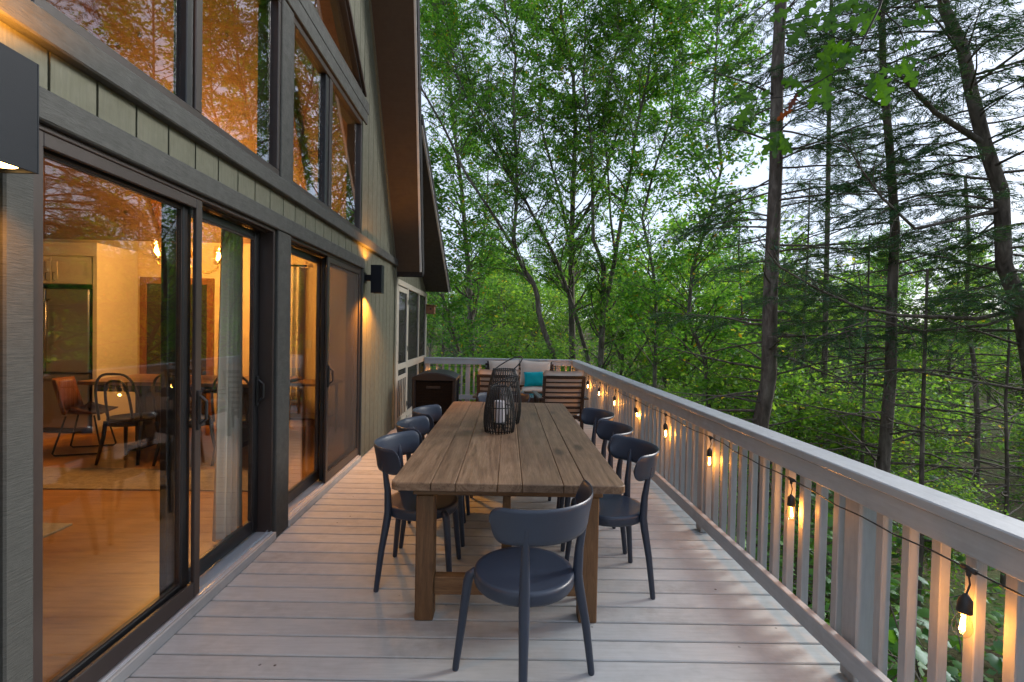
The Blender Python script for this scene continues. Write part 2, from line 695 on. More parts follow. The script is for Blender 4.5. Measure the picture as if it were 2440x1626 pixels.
# ------------------------------------------------------------------ railing: cap, top and bottom rails, posts, balusters
def railing(label, along, posts, bal, ends, base):
    """along = 'Y' for the long side, 'X' for the far end; inner face towards the deck"""
    def bx(mb, d0, d1, a0, a1, z0, z1, c):
        if along == 'Y':
            return mb.box(d0, d1, a0, a1, z0, z1, c)
        return mb.box(a0, a1, d0, d1, z0, z1, c)
    D = base
    r = thing('deck_railing', label, 'railing', (D if along == 'Y' else ends[0], ends[0] if along == 'Y' else D, 0))
    part(bx(MB(), D - .005, D + .137, ends[0], ends[1], .876, .914, .005), 'cap', M['rail'], r)
    part(bx(MB(), D + .006, D + .044, ends[0] + .002, ends[1] - .002, .787, .8755, .004), 'top_rail', M['rail'], r)
    part(bx(MB(), D - .006, D + .032, ends[0] + .002, ends[1] - .002, .087, .176, .004), 'bottom_rail', M['rail'], r)
    s = .0445
    pm = MB().box(-s, s, -s, s, 0, .870, .004).mesh('post', M['baluster'])
    for a in posts:
        q = (D + .044 + s + .001, a, .003) if along == 'Y' else (a, D + .044 + s + .001, .003)
        q = Vector(q) - Vector(r.location)
        link('post', pm, r, q)
    h = .019
    bm_ = MB().box(-h, h, -h, h, .06, .868, .003).mesh('baluster', M['baluster'])
    rr = random.Random(5)
    for a in bal:
        if any(abs(a - p) < s + h + .012 for p in posts):
            continue
        q = (D + .045 + h, a, 0) if along == 'Y' else (a, D + .045 + h, 0)
        q = Vector(q) - Vector(r.location)
        link('baluster', bm_, r, q, rr.uniform(-.03, .03))
    return r


railing('long grey painted wooden railing on the open forest side of the deck', 'Y',
        [.45, 2.015, 3.57, 5.13, 6.69, 8.25, 9.80], [1.495 + .1235 * k for k in range(-11, 68)], (-1.0, 9.722), 1.470)
railing('short grey wooden railing across the far end of the deck behind the sofa', 'X',
        [-1.43, -.62, .45, 1.20], [-1.36 + .1235 * k for k in range(0, 24)], (-1.49, 1.6), 9.728)

# ------------------------------------------------------------------ house
TX, SX = -1.507, -1.527                             # face of the trim, face of the siding
HOUSE = thing('house', 'olive sided house with steep roof, warm lit glass doors and brown trim along the deck', 'house', (-1.527, 3.5, 0))
SL = 1.77


def soffit_z(y):
    """underside of the steep roof"""
    yy = y if y > 3.5 else 7.0 - y
    return 3.62 - SL * (yy - 6.415)


def x_out(y):
    return -1.174 + (7.155 - y) * .0918


def slant(y):
    """slanting edge of the gable window"""
    return 4.0 + (5.345 - y) * .91


GROOVES = [1.6875 + .1965 * k for k in range(-12, 45)]


def boards(y0, y1, zb, zt, x_face=SX, name='siding_board', mat='siding'):
    cuts = [y0] + [q for q in GROOVES if y0 + .02 < q < y1 - .02] + [y1]
    for a, b in zip(cuts, cuts[1:]):
        a2, b2 = a + .0055, b - .0055
        zlo = (zb(a2), zb(b2)) if callable(zb) else (zb, zb)
        zhi = (zt(a2), zt(b2)) if callable(zt) else (zt, zt)
        if max(zhi[0] - zlo[0], zhi[1] - zlo[1]) < .02:
            continue
        p = [(a2, zlo[0]), (b2, zlo[1]), (b2, max(zhi[1], zlo[1] + .001)), (a2, max(zhi[0], zlo[0] + .001))]
        part(MB().prism_yz(p, x_face - .018, x_face), name, M[mat], HOUSE)


boards(1.30, 5.415, 2.226, 2.369)
boards(5.415, 7.06, .01, 2.369)
boards(-.15, 1.515, .01, 2.2255)
boards(5.41, 7.12, 2.471, lambda y: soffit_z(y) - .004)
boards(3.50, 5.40, lambda y: slant(y) + .075, lambda y: soffit_z(y) - .004)
boards(-.15, 1.55, 2.471, lambda y: soffit_z(y) - .004)

# solid wall behind the boards
wb = MB()
B0, B1 = -1.68, -1.546
wb.box(B0, B1, -.15, 1.60, 0, 2.47)
wb.box(B0, B1, 3.37, 3.53, 0, 2.118)
wb.box(B0, B1, 5.42, 7.05, 0, 2.118)
wb.box(B0, B1, 1.601, 7.05, 2.119, 2.47)
wb.prism_yz([(5.32, 2.4701), (7.05, 2.4701), (7.05, soffit_z(7.05)), (5.32, soffit_z(5.32))], B0, B1)
wb.prism_yz([(-.1, 2.4701), (1.60, 2.4701), (1.60, soffit_z(1.60)), (-.1, soffit_z(-.1))], B0, B1)
wb.box(B0, B1, 3.39, 3.54, 2.4701, 3.65)
wb.box(B0, B1, 1.601, 5.319, 3.66, 3.975)
wb.prism_yz([(3.5, slant(3.5) + .04), (5.319, slant(5.319) + .04), (5.319, soffit_z(5.319)), (3.5, soffit_z(3.5))], B0, B1)
wb.prism_yz([(3.5, slant(3.5) + .04), (1.681, slant(5.319) + .04), (1.681, soffit_z(1.681)), (3.5, soffit_z(3.5))], B0, B1)
wb.prism_yz([(1.601, 3.976), (1.680, 3.976), (1.680, soffit_z(1.68)), (1.601, soffit_z(1.601))], B0, B1)
part(wb, 'wall', M['siding'], HOUSE)

part(MB().box(-1.545, -1.497, 1.515, 5.42, 2.118, 2.225, .006), 'header_beam', M['trim'], HOUSE)
part(MB().box(-1.545, -1.482, -.1, 7.13, 2.37, 2.468, .006), 'band_trim', M['trim'], HOUSE)
part(MB().box(-1.545, TX, 1.521, 1.618, .004, 2.117, .006), 'door_post', M['post'], HOUSE)
part(MB().box(-1.545, TX, 3.345, 3.549, .004, 2.117, .006), 'door_post', M['post'], HOUSE)
part(MB().box(-1.545, TX, 5.385, 5.412, .004, 2.117, .004), 'door_casing', M['trim'], HOUSE)
part(MB().box(-1.545, TX, 7.065, 7.14, .004, 2.369, .005), 'corner_board', M['siding'], HOUSE)
part(MB().box(-1.545, TX, 3.372, 3.556, 2.469, 3.698, .006), 'window_post', M['post'], HOUSE)
part(MB().box(-1.545, TX, 5.312, 5.402, 2.469, 3.698, .005), 'window_casing', M['siding'], HOUSE)
part(MB().box(-1.545, -1.495, 1.5, 5.44, 3.70, 3.825, .005), 'beam_board', M['trim'], HOUSE)
part(MB().box(-1.545, -1.500, 1.5, 5.51, 3.838, 3.968, .005), 'beam_board', M['trim'], HOUSE)
part(MB().bar((-1.523, 5.40, slant(5.40) + .045), (-1.523, 3.5, slant(3.5) + .045), .04, .055, .003, up=(1, 0, 0)), 'rake_casing', M['brown_metal'], HOUSE)


# upper windows
def window(y0, y1, m0, m1, label):
    f = MB()
    xa, xb = -1.60, -1.517
    f.box(xa, xb, y0, y1, 2.470, 2.524, .004)
    f.box(xa, xb, y0, y1, 3.645, 3.698, .004)
    f.box(xa, xb, y0, y0 + .034, 2.5245, 3.6445, .004)
    f.box(xa, xb, y1 - .034, y1, 2.5245, 3.6445, .004)
    wdw = part(f, 'window', M['brown_metal'], HOUSE)
    tag(wdw, label)
    part(MB().box(-1.595, -1.530, m0, (m0 + m1) / 2 - .004, 2.5245, 3.6445, .004), 'sash_stile', M['black_metal'], wdw)
    part(MB().box(-1.590, -1.520, (m0 + m1) / 2, m1, 2.5245, 3.6445, .004), 'sash_stile', M['brown_metal'], wdw)
    part(MB().box(-1.562, -1.557, y0 + .034, m0 - .0005, 2.5245, 3.6445), 'glass_pane', M['pane'], wdw)
    part(MB().box(-1.552, -1.547, m1 + .0005, y1 - .034, 2.5245, 3.6445), 'glass_pane', M['pane'], wdw)


window(1.622, 3.370, 2.405, 2.515, None)
window(3.558, 5.310, 4.262, 4.405, None)
for sgn in (1, -1):
    def my(y):
        return y if sgn > 0 else 7.0 - y
    gp = MB().prism_yz([(my(3.56), 3.985), (my(5.30), 3.985), (my(5.30), slant(5.30) - .005), (my(3.56), slant(3.56) - .005)], -1.562, -1.557)
    fr = MB()
    for p, q in (((3.53, 4.0), (5.33, 4.0)), ((5.33, 4.02), (3.53, slant(3.53) + .005)), ((3.535, 3.98), (3.535, slant(3.53)))):
        fr.bar((-1.555, my(p[0]), p[1]), (-1.555, my(q[0]), q[1]), .04, .06, .003, up=(1, 0, 0))
    gw = part(fr, 'gable_window', M['brown_metal'], HOUSE)
    part(gp, 'glass_pane', M['pane'], gw)


# sliding doors: frame, threshold, two glazed panels, a screen panel
def sliding_door(y0, y1, screen_side, ymid):
    f = MB()
    f.box(-1.68, -1.528, y0, y0 + .022, .0625, 2.117, .003)
    f.box(-1.68, -1.528, y1 - .022, y1, .0625, 2.117, .003)
    f.box(-1.68, -1.526, y0 + .0225, y1 - .0225, 2.096, 2.117, .003)
    f.box(-1.575, -1.565, y0 + .0225, y1 - .0225, 2.087, 2.0955)
    dr = part(f, 'sliding_door', M['brown_metal'], HOUSE)
    part(MB().box(-1.69, -1.500, y0 - .0, y1 + .0, .002, .0585, .004), 'threshold', M['sill'], dr)
    a = MB()
    a.box(-1.68, -1.512, y0 + .0225, y1 - .0225, .059, .0645, .002)
    a.box(-1.552, -1.546, y0 + .0225, y1 - .0225, .0646, .077)
    a.box(-1.527, -1.519, y0 + .0225, y1 - .0225, .0646, .071)
    part(a, 'track', M['alu'], dr)

    def panel(ya, yb, x, st=.062):
        p = MB()
        p.box(x - .018, x + .018, ya, ya + st, .079, 2.085, .004)
        p.box(x - .018, x + .018, yb - st, yb, .079, 2.085, .004)
        p.box(x - .018, x + .018, ya + st, yb - st, 2.036, 2.085, .004)
        p.box(x - .018, x + .018, ya + st, yb - st, .079, .165, .004)
        part(p, 'panel_frame', M['black_metal'], dr)
        gk = MB()
        for (a0, a1, b0, b1) in ((ya + st, yb - st, .1652, .172), (ya + st, yb - st, 2.029, 2.0358), (ya + st, ya + st + .006, .1722, 2.0288), (yb - st - .006, yb - st, .1722, 2.0288)):
            gk.box(x - .008, x + .012, a0, a1, b0, b1)
        part(gk, 'glazing_bead', M['brown_metal'], dr)
        part(MB().box(x - .003, x + .003, ya + st + .0062, yb - st - .0062, .1722, 2.0288), 'glass_pane', M['pane'], dr)

    def hnd(y, x):
        h = MB()
        h.box(x, x + .014, y - .012, y + .012, .93, 1.13, .004)
        h.tube([(x + .014, y, .96), (x + .045, y, .985), (x + .045, y, 1.075), (x + .014, y, 1.10)], .008, 8)
        part(h, 'handle', M['black_metal'], dr, smooth=False)

    fixed_x, slide_x, scr_x = -1.582, -1.636, -1.538
    if screen_side < 0:
        panel(y0 + .024, ymid + .005, fixed_x)
        panel(ymid - .085, y1 - .024, slide_x)
        sa, sb = y0 + .004, ymid + .035
        hnd(y1 - .055, slide_x + .018)
        hnd(sb - .028, scr_x + .010)
    else:
        panel(ymid - .005, y1 - .024, fixed_x)
        panel(y0 + .024, ymid + .085, slide_x)
        sa, sb = ymid - .045, y1 - .012
        hnd(sa + .028, scr_x + .010)
        hnd(y0 + .055, slide_x + .018)
    s = MB()
    sw = .047
    s.box(scr_x - .009, scr_x + .011, sa, sa + sw, .073, 2.094, .003)
    s.box(scr_x - .009, scr_x + .011, sb - sw, sb, .073, 2.094, .003)
    s.box(scr_x - .009, scr_x + .010, sa + sw, sb - sw, 2.046, 2.094, .003)
    s.box(scr_x - .009, scr_x + .010, sa + sw, sb - sw, .073, .155, .003)
    part(s, 'screen_frame', M['brown_metal'], dr)
    if screen_side > 0:
        part(MB().box(scr_x - .002, scr_x - .001, sa + sw + .001, sb - sw - .001, .156, 2.045), 'insect_screen', M['screen'], dr)
    return dr


sliding_door(1.6195, 3.344, -1, 2.50)
sliding_door(3.5505, 5.384, 1, 4.40)

# roof: steep main slope with a widening overhang, lower pitch over the porch
def slab(name, mat, parent, c_low, c_high, nrm, thick):
    """c_low, c_high: ((x_out, y, z), x_in) for eave and ridge; pushed along nrm"""
    (xo0, y0_, z0_), (xo1, y1_, z1_) = c_low, c_high
    xi = -8.3
    n = Vector(nrm) * thick
    bt = [Vector((xo0, y0_, z0_)), Vector((xo1, y1_, z1_)), Vector((xi, y1_, z1_)), Vector((xi, y0_, z0_))]
    b = MB().add(bt + [p + n for p in bt], [(0, 1, 2, 3), (7, 6, 5, 4), (0, 4, 5, 1), (1, 5, 6, 2), (2, 6, 7, 3), (3, 7, 4, 0)])
    return part(b, name, mat, parent)


th = math.atan(SL)
NP = (0, math.sin(th), math.cos(th))
NM = (0, -math.sin(th), math.cos(th))
zr = soffit_z(3.5)
ROOF = slab('roof', M['shingle'], HOUSE, (x_out(7.20) + .035, 7.20, soffit_z(7.20)), (x_out(3.5) + .035, 3.5, zr), NP, .17)
slab('roof', M['shingle'], HOUSE, (x_out(7.20) + .035, -.20, soffit_z(7.20)), (x_out(3.5) + .035, 3.499, zr), NM, .17)


def edge_strip(pts, wx, hn, nrm, mat, name, parent, off=0.0):
    (p, q) = [Vector(a) for a in pts]
    n = Vector(nrm)
    b = MB()
    vs = []
    for a in (p, q):
        for dx, dn in ((0, off), (wx, off), (wx, off + hn), (0, off + hn)):
            vs.append(a + Vector((dx, 0, 0)) + n * dn)
    b.add(vs, [(0, 1, 2, 3), (7, 6, 5, 4), (0, 4, 5, 1), (1, 5, 6, 2), (2, 6, 7, 3), (3, 7, 4, 0)])
    return part(b, name, mat, parent)


pe, pr = Vector((x_out(7.155), 7.155, soffit_z(7.155))), Vector((x_out(3.5), 3.5, zr))
sb_ = MB()
lo = [Vector((SX + .002, 7.155, soffit_z(7.155))), pe - Vector((.006, 0, 0)), pr - Vector((.006, 0, 0)), Vector((SX + .002, 3.5, zr))]
n_ = Vector(NP)
sb_.add([p - n_ * .016 for p in lo] + [p - n_ * .002 for p in lo], [(0, 1, 2, 3), (7, 6, 5, 4), (0, 4, 5, 1), (1, 5, 6, 2), (2, 6, 7, 3), (3, 7, 4, 0)])
part(sb_, 'soffit', M['soffit'], ROOF)
edge_strip((pe - Vector((.004, 0, 0)), pr - Vector((.004, 0, 0))), .026, .17, NP, M['white_edge'], 'drip_edge', ROOF, -.022)
# moulding where the soffit meets the wall
edge_strip((Vector((SX - .0, 7.10, soffit_z(7.10))), Vector((SX - .0, 3.6, soffit_z(3.6)))), .022, .03, NP, M['siding'], 'soffit_moulding', ROOF, -.048)

PS = .49
def porch_z(y):
    return 2.285 + PS * (10.05 - y)


tp = math.atan(PS)
NQ = (0, math.sin(tp), math.cos(tp))
PR = slab('porch_roof', M['shingle'], HOUSE, (-1.035, 10.12, porch_z(10.12)), (-1.035, 6.28, porch_z(6.28)), NQ, .11)
sp = MB()
lo = [Vector((-5.0, 10.09, porch_z(10.09))), Vector((-1.072, 10.09, porch_z(10.09))), Vector((-1.072, 6.5, porch_z(6.5))), Vector((-5.0, 6.5, porch_z(6.5)))]
n_ = Vector(NQ)
sp.add([p - n_ * .018 for p in lo] + [p - n_ * .002 for p in lo], [(0, 1, 2, 3), (7, 6, 5, 4), (0, 4, 5, 1), (1, 5, 6, 2), (2, 6, 7, 3), (3, 7, 4, 0)])
part(sp, 'soffit', M['soffit_dark'], PR)
edge_strip((Vector((-1.068, 10.10, porch_z(10.10))), Vector((-1.068, 6.35, porch_z(6.35)))), .026, .105, NQ, M['white_edge'], 'drip_edge', PR, -.02)

# screened porch
boards(7.145, 10.05, 2.212, lambda y: porch_z(y) - .03)
pb = MB()
pb.box(-1.545, TX + .004, 7.15, 10.08, 2.125, 2.21, .004)
pb.box(-1.545, TX + .004, 7.15, 7.215, .05, 2.1245, .004)
pb.box(-1.545, TX + .004, 7.99, 8.065, .05, 2.1245, .004)
pb.box(-1.545, TX + .002, 8.0655, 9.9595, .83, .945, .004)
pb.box(-1.545, TX + .002, 9.10, 9.16, .9455, 2.1245, .004)
pb.box(-1.545, TX + .002, 9.10, 9.16, .1055, .8295, .004)
pb.box(-1.545, TX + .004, 9.96, 10.08, .05, 2.1245, .004)
pb.box(-1.545, TX + .004, 8.0655, 9.9595, .004, .105, .004)
part(pb, 'porch_frame', M['porch_trim'], HOUSE)
for a, b in ((8.066, 9.0995), (9.1605, 9.9595)):
    part(MB().box(-1.530, -1.5285, a, b, .9455, 2.1245), 'screen_panel', M['porch_screen'], HOUSE)
    part(MB().box(-1.530, -1.5285, a, b, .1055, .8295), 'screen_panel', M['porch_screen'], HOUSE)
sd = MB()
d0, d1 = 7.222, 7.983
sd.box(-1.535, -1.500, d0, d0 + .065, .02, 2.105, .004)
sd.box(-1.535, -1.500, d1 - .065, d1, .02, 2.105, .004)
for z0_, z1_ in ((2.03, 2.105), (.845, .935), (.69, .755), (.02, .12)):
    sd.box(-1.535, -1.501, d0 + .0652, d1 - .0652, z0_, z1_, .004)
SD = part(sd, 'screen_door', M['porch_trim'], HOUSE)
part(MB().box(-1.520, -1.5185, d0 + .066, d1 - .066, .1205, 2.0295), 'insect_screen', M['porch_screen'], SD)
for k in range(4):
    yb = d0 + .065 + (d1 - d0 - .13) * (k + 1) / 5
    part(MB().box(-1.516, -1.503, yb - .018, yb + .018, .1205, .6895, .003), 'slat', M['porch_trim'], SD)
for z in (.25, 1.15, 1.9):
    part(MB().box(-1.4995, -1.493, d1 - .03, d1 + .02, z - .04, z + .04, .002), 'hinge', M['black_metal'], SD)
part(MB().tube([(-1.499, d0 + .035, .98), (-1.465, d0 + .035, 1.0), (-1.465, d0 + .035, 1.08), (-1.499, d0 + .035, 1.10)], .007, 8), 'handle', M['black_metal'], SD)
# the porch's own floor and rear wall, seen dimly through the screens
pi = MB()
pi.box(-5.0, -1.56, 7.15, 10.1, -.03, .0)
pi.box(-5.1, -5.0, 7.15, 10.1, 0, 3.6)
part(pi, 'porch_room', M['soffit_dark'], HOUSE)

# rooms inside
part(MB().box(-8.0, -1.691, -.1, 6.95, -.05, .058), 'interior_floor', M['int_floor'], HOUSE)
iw = MB()
iw.prism_yz([(-.1, .0), (6.95, .0), (6.95, soffit_z(6.95)), (3.5, zr), (-.1, soffit_z(-.1))], -8.1, -8.0)
iw.box(-8.0, -1.681, 6.951, 7.05, 0, 2.66)
iw.box(-8.0, -1.681, -.2, -.101, 0, 2.66)
part(iw, 'interior_wall', M['int_wall'], HOUSE)
ic = MB()
for s_ in (1, -1):
    def my2(y):
        return y if s_ > 0 else 7.0 - y
    ic.prism_yz([(my2(6.98), soffit_z(6.98) - .02), (3.5, zr - .02), (3.5, zr - .05), (my2(6.98), soffit_z(6.98) - .05)], -8.0, -1.685)
part(ic, 'interior_ceiling', M['int_ceiling'], HOUSE)
rb = MB()
for x in (-2.6, -4.6, -6.6):
    for s_ in (1, -1):
        y_ = 6.9 if s_ > 0 else .1
        rb.bar((x, y_, soffit_z(6.9) - .10), (x, 3.5, zr - .10), .09, .14)
part(rb, 'rafter', M['int_trim'], HOUSE)
# kitchen side: a lower soffit box over the back of the room and the trimmed doorway
dw = MB()
dw.box(-5.02, -4.93, 6.915, 6.9505, .058, 2.12, .003)
dw.box(-4.10, -4.01, 6.915, 6.9505, .058, 2.12, .003)
dw.box(-4.93, -4.10, 6.915, 6.9505, 2.03, 2.12, .003)
DW = part(dw, 'interior_door', M['int_trim'], HOUSE)
part(MB().box(-4.93, -4.10, 6.93, 6.9505, .059, 2.0295), 'door_panel', plain('dark_door', (.03, .022, .017), .3), DW)

# ------------------------------------------------------------------ furniture materials
M['chair'] = plain('slate_plastic', (.024, .034, .056), .40, 0, .5, .05, 5, .12, 260, .001, .04)
M['table_top'] = stained_wood('weathered_table', ((.060, .031, .017), (.165, .099, .056), (.25, .165, .104)), (9, .55, 9), .5, .2, True, .3, .45)
M['table_leg'] = stained_wood('stained_pine', ((.075, .036, .014), (.15, .076, .03), (.21, .115, .05)), (9, 9, .8), .55, .1, True, .3, .4)
M['table_rail'] = stained_wood('stained_pine_rail', ((.075, .036, .014), (.15, .076, .03), (.21, .115, .05)), (.8, 9, 9), .55, .1, True, .3, .4)
M['rattan'] = plain('black_rattan', (.014, .012, .011), .45, 0, .5, .2, 40, .3, 120)
M['candle'] = plain('candle_wax', (.72, .66, .66), .45, 0, .4, .03)
M['dark_wood'] = stained_wood('espresso_wood', ((.010, .006, .005), (.022, .013, .010), (.035, .022, .016)), (1, 8, 8), .4, .1, False, .2, .3)
M['cushion'] = plain('beige_canvas', (.50, .43, .37), .9, 0, .1, .06, 4, .35, 420, .0015, .04)
M['teal'] = plain('teal_canvas', (.008, .29, .34), .9, 0, .1, .06, 4, .35, 420, .0015, 0)
M['sconce'] = plain('sconce_metal', (.008, .011, .016), .55, 0, .2, .06, 8, .1, 300)
M['cord'] = plain('black_cord', (.012, .012, .013), .5)
M['filament'] = emission('filament', (1.0, .55, .15), 60)
M['lamp_disc'] = emission('lamp_disc', (1.0, .55, .18), 12)
M['cedar'] = stained_wood('cedar', ((.16, .07, .03), (.26, .12, .055), (.33, .17, .08)), (7, 7, .8), .6, 0, False, .2, .3)
WARM = (1.0, .36, .04)


# ------------------------------------------------------------------ moulded plastic chair with a round seat
def make_chair():
    r = thing('dining_chair', '', 'chair')
    seat = MB().lathe([(0, .443), (.12, .445), (.185, .450), (.204, .4515), (.2125, .446), (.2135, .436), (.2135, .408), (.207, .397), (.192, .393), (0, .393)], 48)
    part(seat, 'seat', M['chair'], r, True, True)
    for sx in (-1, 1):
        a = .7071

        def P(rr, z, sy):
            return (sx * rr * a, sy * rr * a, z)
        lg = MB().tube([P(.185, .425, 1), P(.212, .428, 1), P(.232, .412, 1), P(.240, .385, 1), P(.262, .20, 1), P(.286, .008, 1), P(.287, .0, 1)],
                       [.014, .019, .0215, .0205, .0175, .0145, .013], 12)
        part(lg, 'leg', M['chair'], r, True, True)
        lg = MB().tube([P(.298, .0, -1), P(.297, .008, -1), P(.268, .22, -1), P(.238, .37, -1), P(.228, .43, -1), P(.234, .55, -1), P(.252, .665, -1), P(.266, .722, -1), P(.266, .738, -1)],
                       [.013, .0145, .0178, .021, .022, .0185, .0145, .009, .003], 12)
        part(lg, 'leg', M['chair'], r, True, True)
    ns, nh, T = 36, 8, .0065
    vs, fs = [], []
    for side in (0, 1):
        for i in range(ns + 1):
            q_ = -1 + 2 * i / ns
            e_ = min(1.0, abs(q_) / .5)
            s = math.copysign(.86 * e_ if abs(q_) <= .5 else .86 + .14 * math.sin(math.pi / 2 * (abs(q_) - .5) / .5), q_)
            ang = s * rad(74)
            hh = .073 if abs(s) <= .86 else .024 + .049 * math.sqrt(max(0.0, 1 - ((abs(s) - .86) / .14) ** 2))
            for j in range(nh + 1):
                t = -1 + 2 * j / nh
                z = .728 + .006 * (s * s) + t * hh
                ro = .258 + .024 * (t * .5 + .5) ** 1.5 + .006 * (abs(s) ** 3)
                edge = max(0.0, 1 - t ** 8) ** .5
                q = ro + (T if side else -T) * max(edge, .15)
                vs.append((q * math.sin(ang), -q * math.cos(ang) * 1.0, z))
    m = (ns + 1) * (nh + 1)
    for side in (0, 1):
        for i in range(ns):
            for j in range(nh):
                k = side * m + i * (nh + 1) + j
                fs.append((k, k + 1, k + nh + 2, k + nh + 1))
    for i in range(ns):
        for j in (0, nh):
            k = i * (nh + 1) + j
            fs.append((k, k + nh + 1, m + k + nh + 1, m + k))
    for j in range(nh):
        for i in (0, ns):
            k = i * (nh + 1) + j
            fs.append((k, k + 1, m + k + 1, m + k))
    part(MB().add(vs, fs), 'backrest', M['chair'], r, True, True)
    return r


CH0 = make_chair()
CHAIRS = [
    (.125, 2.057, 42.5, 'slate plastic chair at the near end of the table, turned askew, closest of all'),
    (-.440, 2.895, -92, 'slate plastic chair on the house side of the table, nearest of its three'),
    (-.432, 3.46, -87, 'slate plastic chair on the house side of the table, middle of its three'),
    (-.420, 4.03, -90, 'slate plastic chair on the house side of the table, farthest of its three'),
    (.660, 2.84, 91.5, 'slate plastic chair on the railing side of the table, nearest of its three'),
    (.665, 3.40, 86.5, 'slate plastic chair on the railing side of the table, middle of its three'),
    (.675, 3.985, 93, 'slate plastic chair on the railing side of the table, farthest of its three'),
    (.06, 5.02, 180, 'slate plastic chair at the far end of the table, half hidden by the lanterns'),
]
for i, (x, y, a, lab) in enumerate(CHAIRS):
    o = CH0 if i == 0 else copy_tree(CH0)
    o.location = (x, y, .001)
    o.rotation_euler = (0, 0, rad(a))
    tag(o, lab, 'chair', 'plastic chairs round the outdoor table')


# ------------------------------------------------------------------ outdoor table
def build_table():
    r = thing('dining_table', 'long weathered wooden dining table with seven planks and stained pine legs on the deck', 'table', (.078, 3.492, .001), rad(-1.0))
    W, L = 1.082, 2.58
    ws = [.185, .113, .193, .112, .190, .106, .183]
    k = W / sum(ws)
    x = -W / 2
    rr = random.Random(2)
    for i, w_ in enumerate(ws):
        w_ *= k
        if i in (0, 6):
            # outer planks have rounded corners
            x0, x1 = x + .0012, x + w_ - .0012
            b = MB()
            c = .035
            pts = []
            xo, xi_ = (x0, x1) if i == 0 else (x1, x0)
            sg = 1 if i == 0 else -1
            for yy, sy in ((-L / 2, 1), (L / 2, -1)):
                arc = []
                for q in range(6):
                    a = math.pi / 2 * q / 5
                    arc.append((xo + sg * (c - c * math.cos(a)), yy + sy * (c - c * math.sin(a))))
                pts.append(arc)
            poly = pts[0] + [(xi_, -L / 2), (xi_, L / 2)] + pts[1][::-1]
            n = len(poly)
            e = .004
            cx, cy_ = (x0 + x1) / 2, 0

            def ring(z, ins):
                return [(px + (ins if px < cx else -ins), py + (ins if py < 0 else -ins), z) for px, py in poly]
            vs = ring(.724, e) + ring(.728, 0) + ring(.758, 0) + ring(.762, e)
            fs = [tuple(range(n)), tuple(3 * n + q for q in range(n))]
            for q in range(3):
                fs += [(q * n + j, q * n + (j + 1) % n, (q + 1) * n + (j + 1) % n, (q + 1) * n + j) for j in range(n)]
            b.add(vs, fs)
        else:
            dz = rr.uniform(-.0012, .0004)
            b = MB().box(x + .0012, x + w_ - .0012, -L / 2 + rr.uniform(0, .003), L / 2 - rr.uniform(0, .003), .724, .762 + dz, .003)
        part(b, 'plank', M['table_top'], r, True)
        x += w_
    ly, lx = 1.035, .412
    lm = None
    for sx in (-1, 1):
        for sy in (-1, 1):
            part(MB().box(sx * lx - .046, sx * lx + .046, sy * ly - .046, sy * ly + .046, 0, .6345, .005), 'leg', M['table_leg'], r, True)
    for sy in (-1, 1):
        part(MB().box(-.475, .475, sy * ly - .044, sy * ly + .044, .635, .7235, .004), 'apron', M['table_rail'], r, True)
        part(MB().box(-lx + .0465, lx - .0465, sy * ly - .030, sy * ly + .030, .125, .215, .004), 'stretcher', M['table_rail'], r, True)
    part(MB().box(-.03, .03, -ly + .031, ly - .031, .125, .213, .004), 'stretcher', M['table_leg'], r, True)
    return r


build_table()


# ------------------------------------------------------------------ rattan lanterns with candles
def lantern(label, loc, prof, n, h_top, loop, candle, rz):
    r = thing('lantern', label, 'lantern', loc, rz)
    rod = MB().tube([(rr_, 0, z) for rr_, z in prof], .0042, 6)
    rm = rod.mesh('rod', M['rattan'], True)
    for k in range(n):
        link('rod', rm, r, (0, 0, 0), 2 * math.pi * k / n)

    def hoop(R_, z, q=.0035):
        b = MB()
        pts = [(R_ * math.cos(2 * math.pi * k / 40), R_ * math.sin(2 * math.pi * k / 40), z) for k in range(41)]
        b.tube(pts, q, 6, False)
        part(b, 'hoop', M['rattan'], r, True, True)
    hoop(prof[0][0] - .004, prof[0][1] + .012)
    hoop(prof[-1][0] - .004, prof[-1][1] - .006, .0045)
    zi = .55 * h_top
    for (r0, z0), (r1, z1) in zip(prof, prof[1:]):
        if z0 <= zi < z1:
            hoop(r0 + (r1 - r0) * (zi - z0) / (z1 - z0) - .004, zi)
    # carrying loop leaning over
    R_, tilt = loop
    pts = []
    for k in range(25):
        a = math.pi * k / 24
        u, v_ = R_ * math.cos(a), 2.0 * R_ * math.sin(a)
        pts.append((u + v_ * math.cos(tilt), .25 * u + .2 * v_, h_top - .004 + v_ * math.sin(tilt)))
    part(MB().tube(pts, .0048, 8), 'handle', M['rattan'], r, True, True)
    st = MB()
    st.lathe([(0, .055), (.045, .055), (.047, .06), (.045, .066), (0, .066)], 24)
    for k in range(4):
        a = math.pi / 4 + math.pi / 2 * k
        st.tube([(.04 * math.cos(a), .04 * math.sin(a), .056), (.044 * math.cos(a), .044 * math.sin(a), .002)], .004, 6)
        st.tube([(.042 * math.cos(a), .042 * math.sin(a), .01), (prof[0][0] * math.cos(a) * .96, prof[0][0] * math.sin(a) * .96, .012)], .003, 5)
    part(st, 'candle_stand', M['rattan'], r, True)
    R2, hc = candle
    c = MB().lathe([(0, .0662), (R2 * .96, .0665), (R2, .072), (R2, .0662 + hc - .008), (R2 * .93, .0662 + hc), (R2 * .75, .0662 + hc - .006), (0, .0662 + hc - .008)], 28)
    c.tube([(0, 0, .0662 + hc - .009), (.002, 0, .0662 + hc + .008)], .0015, 5)
    return r, c


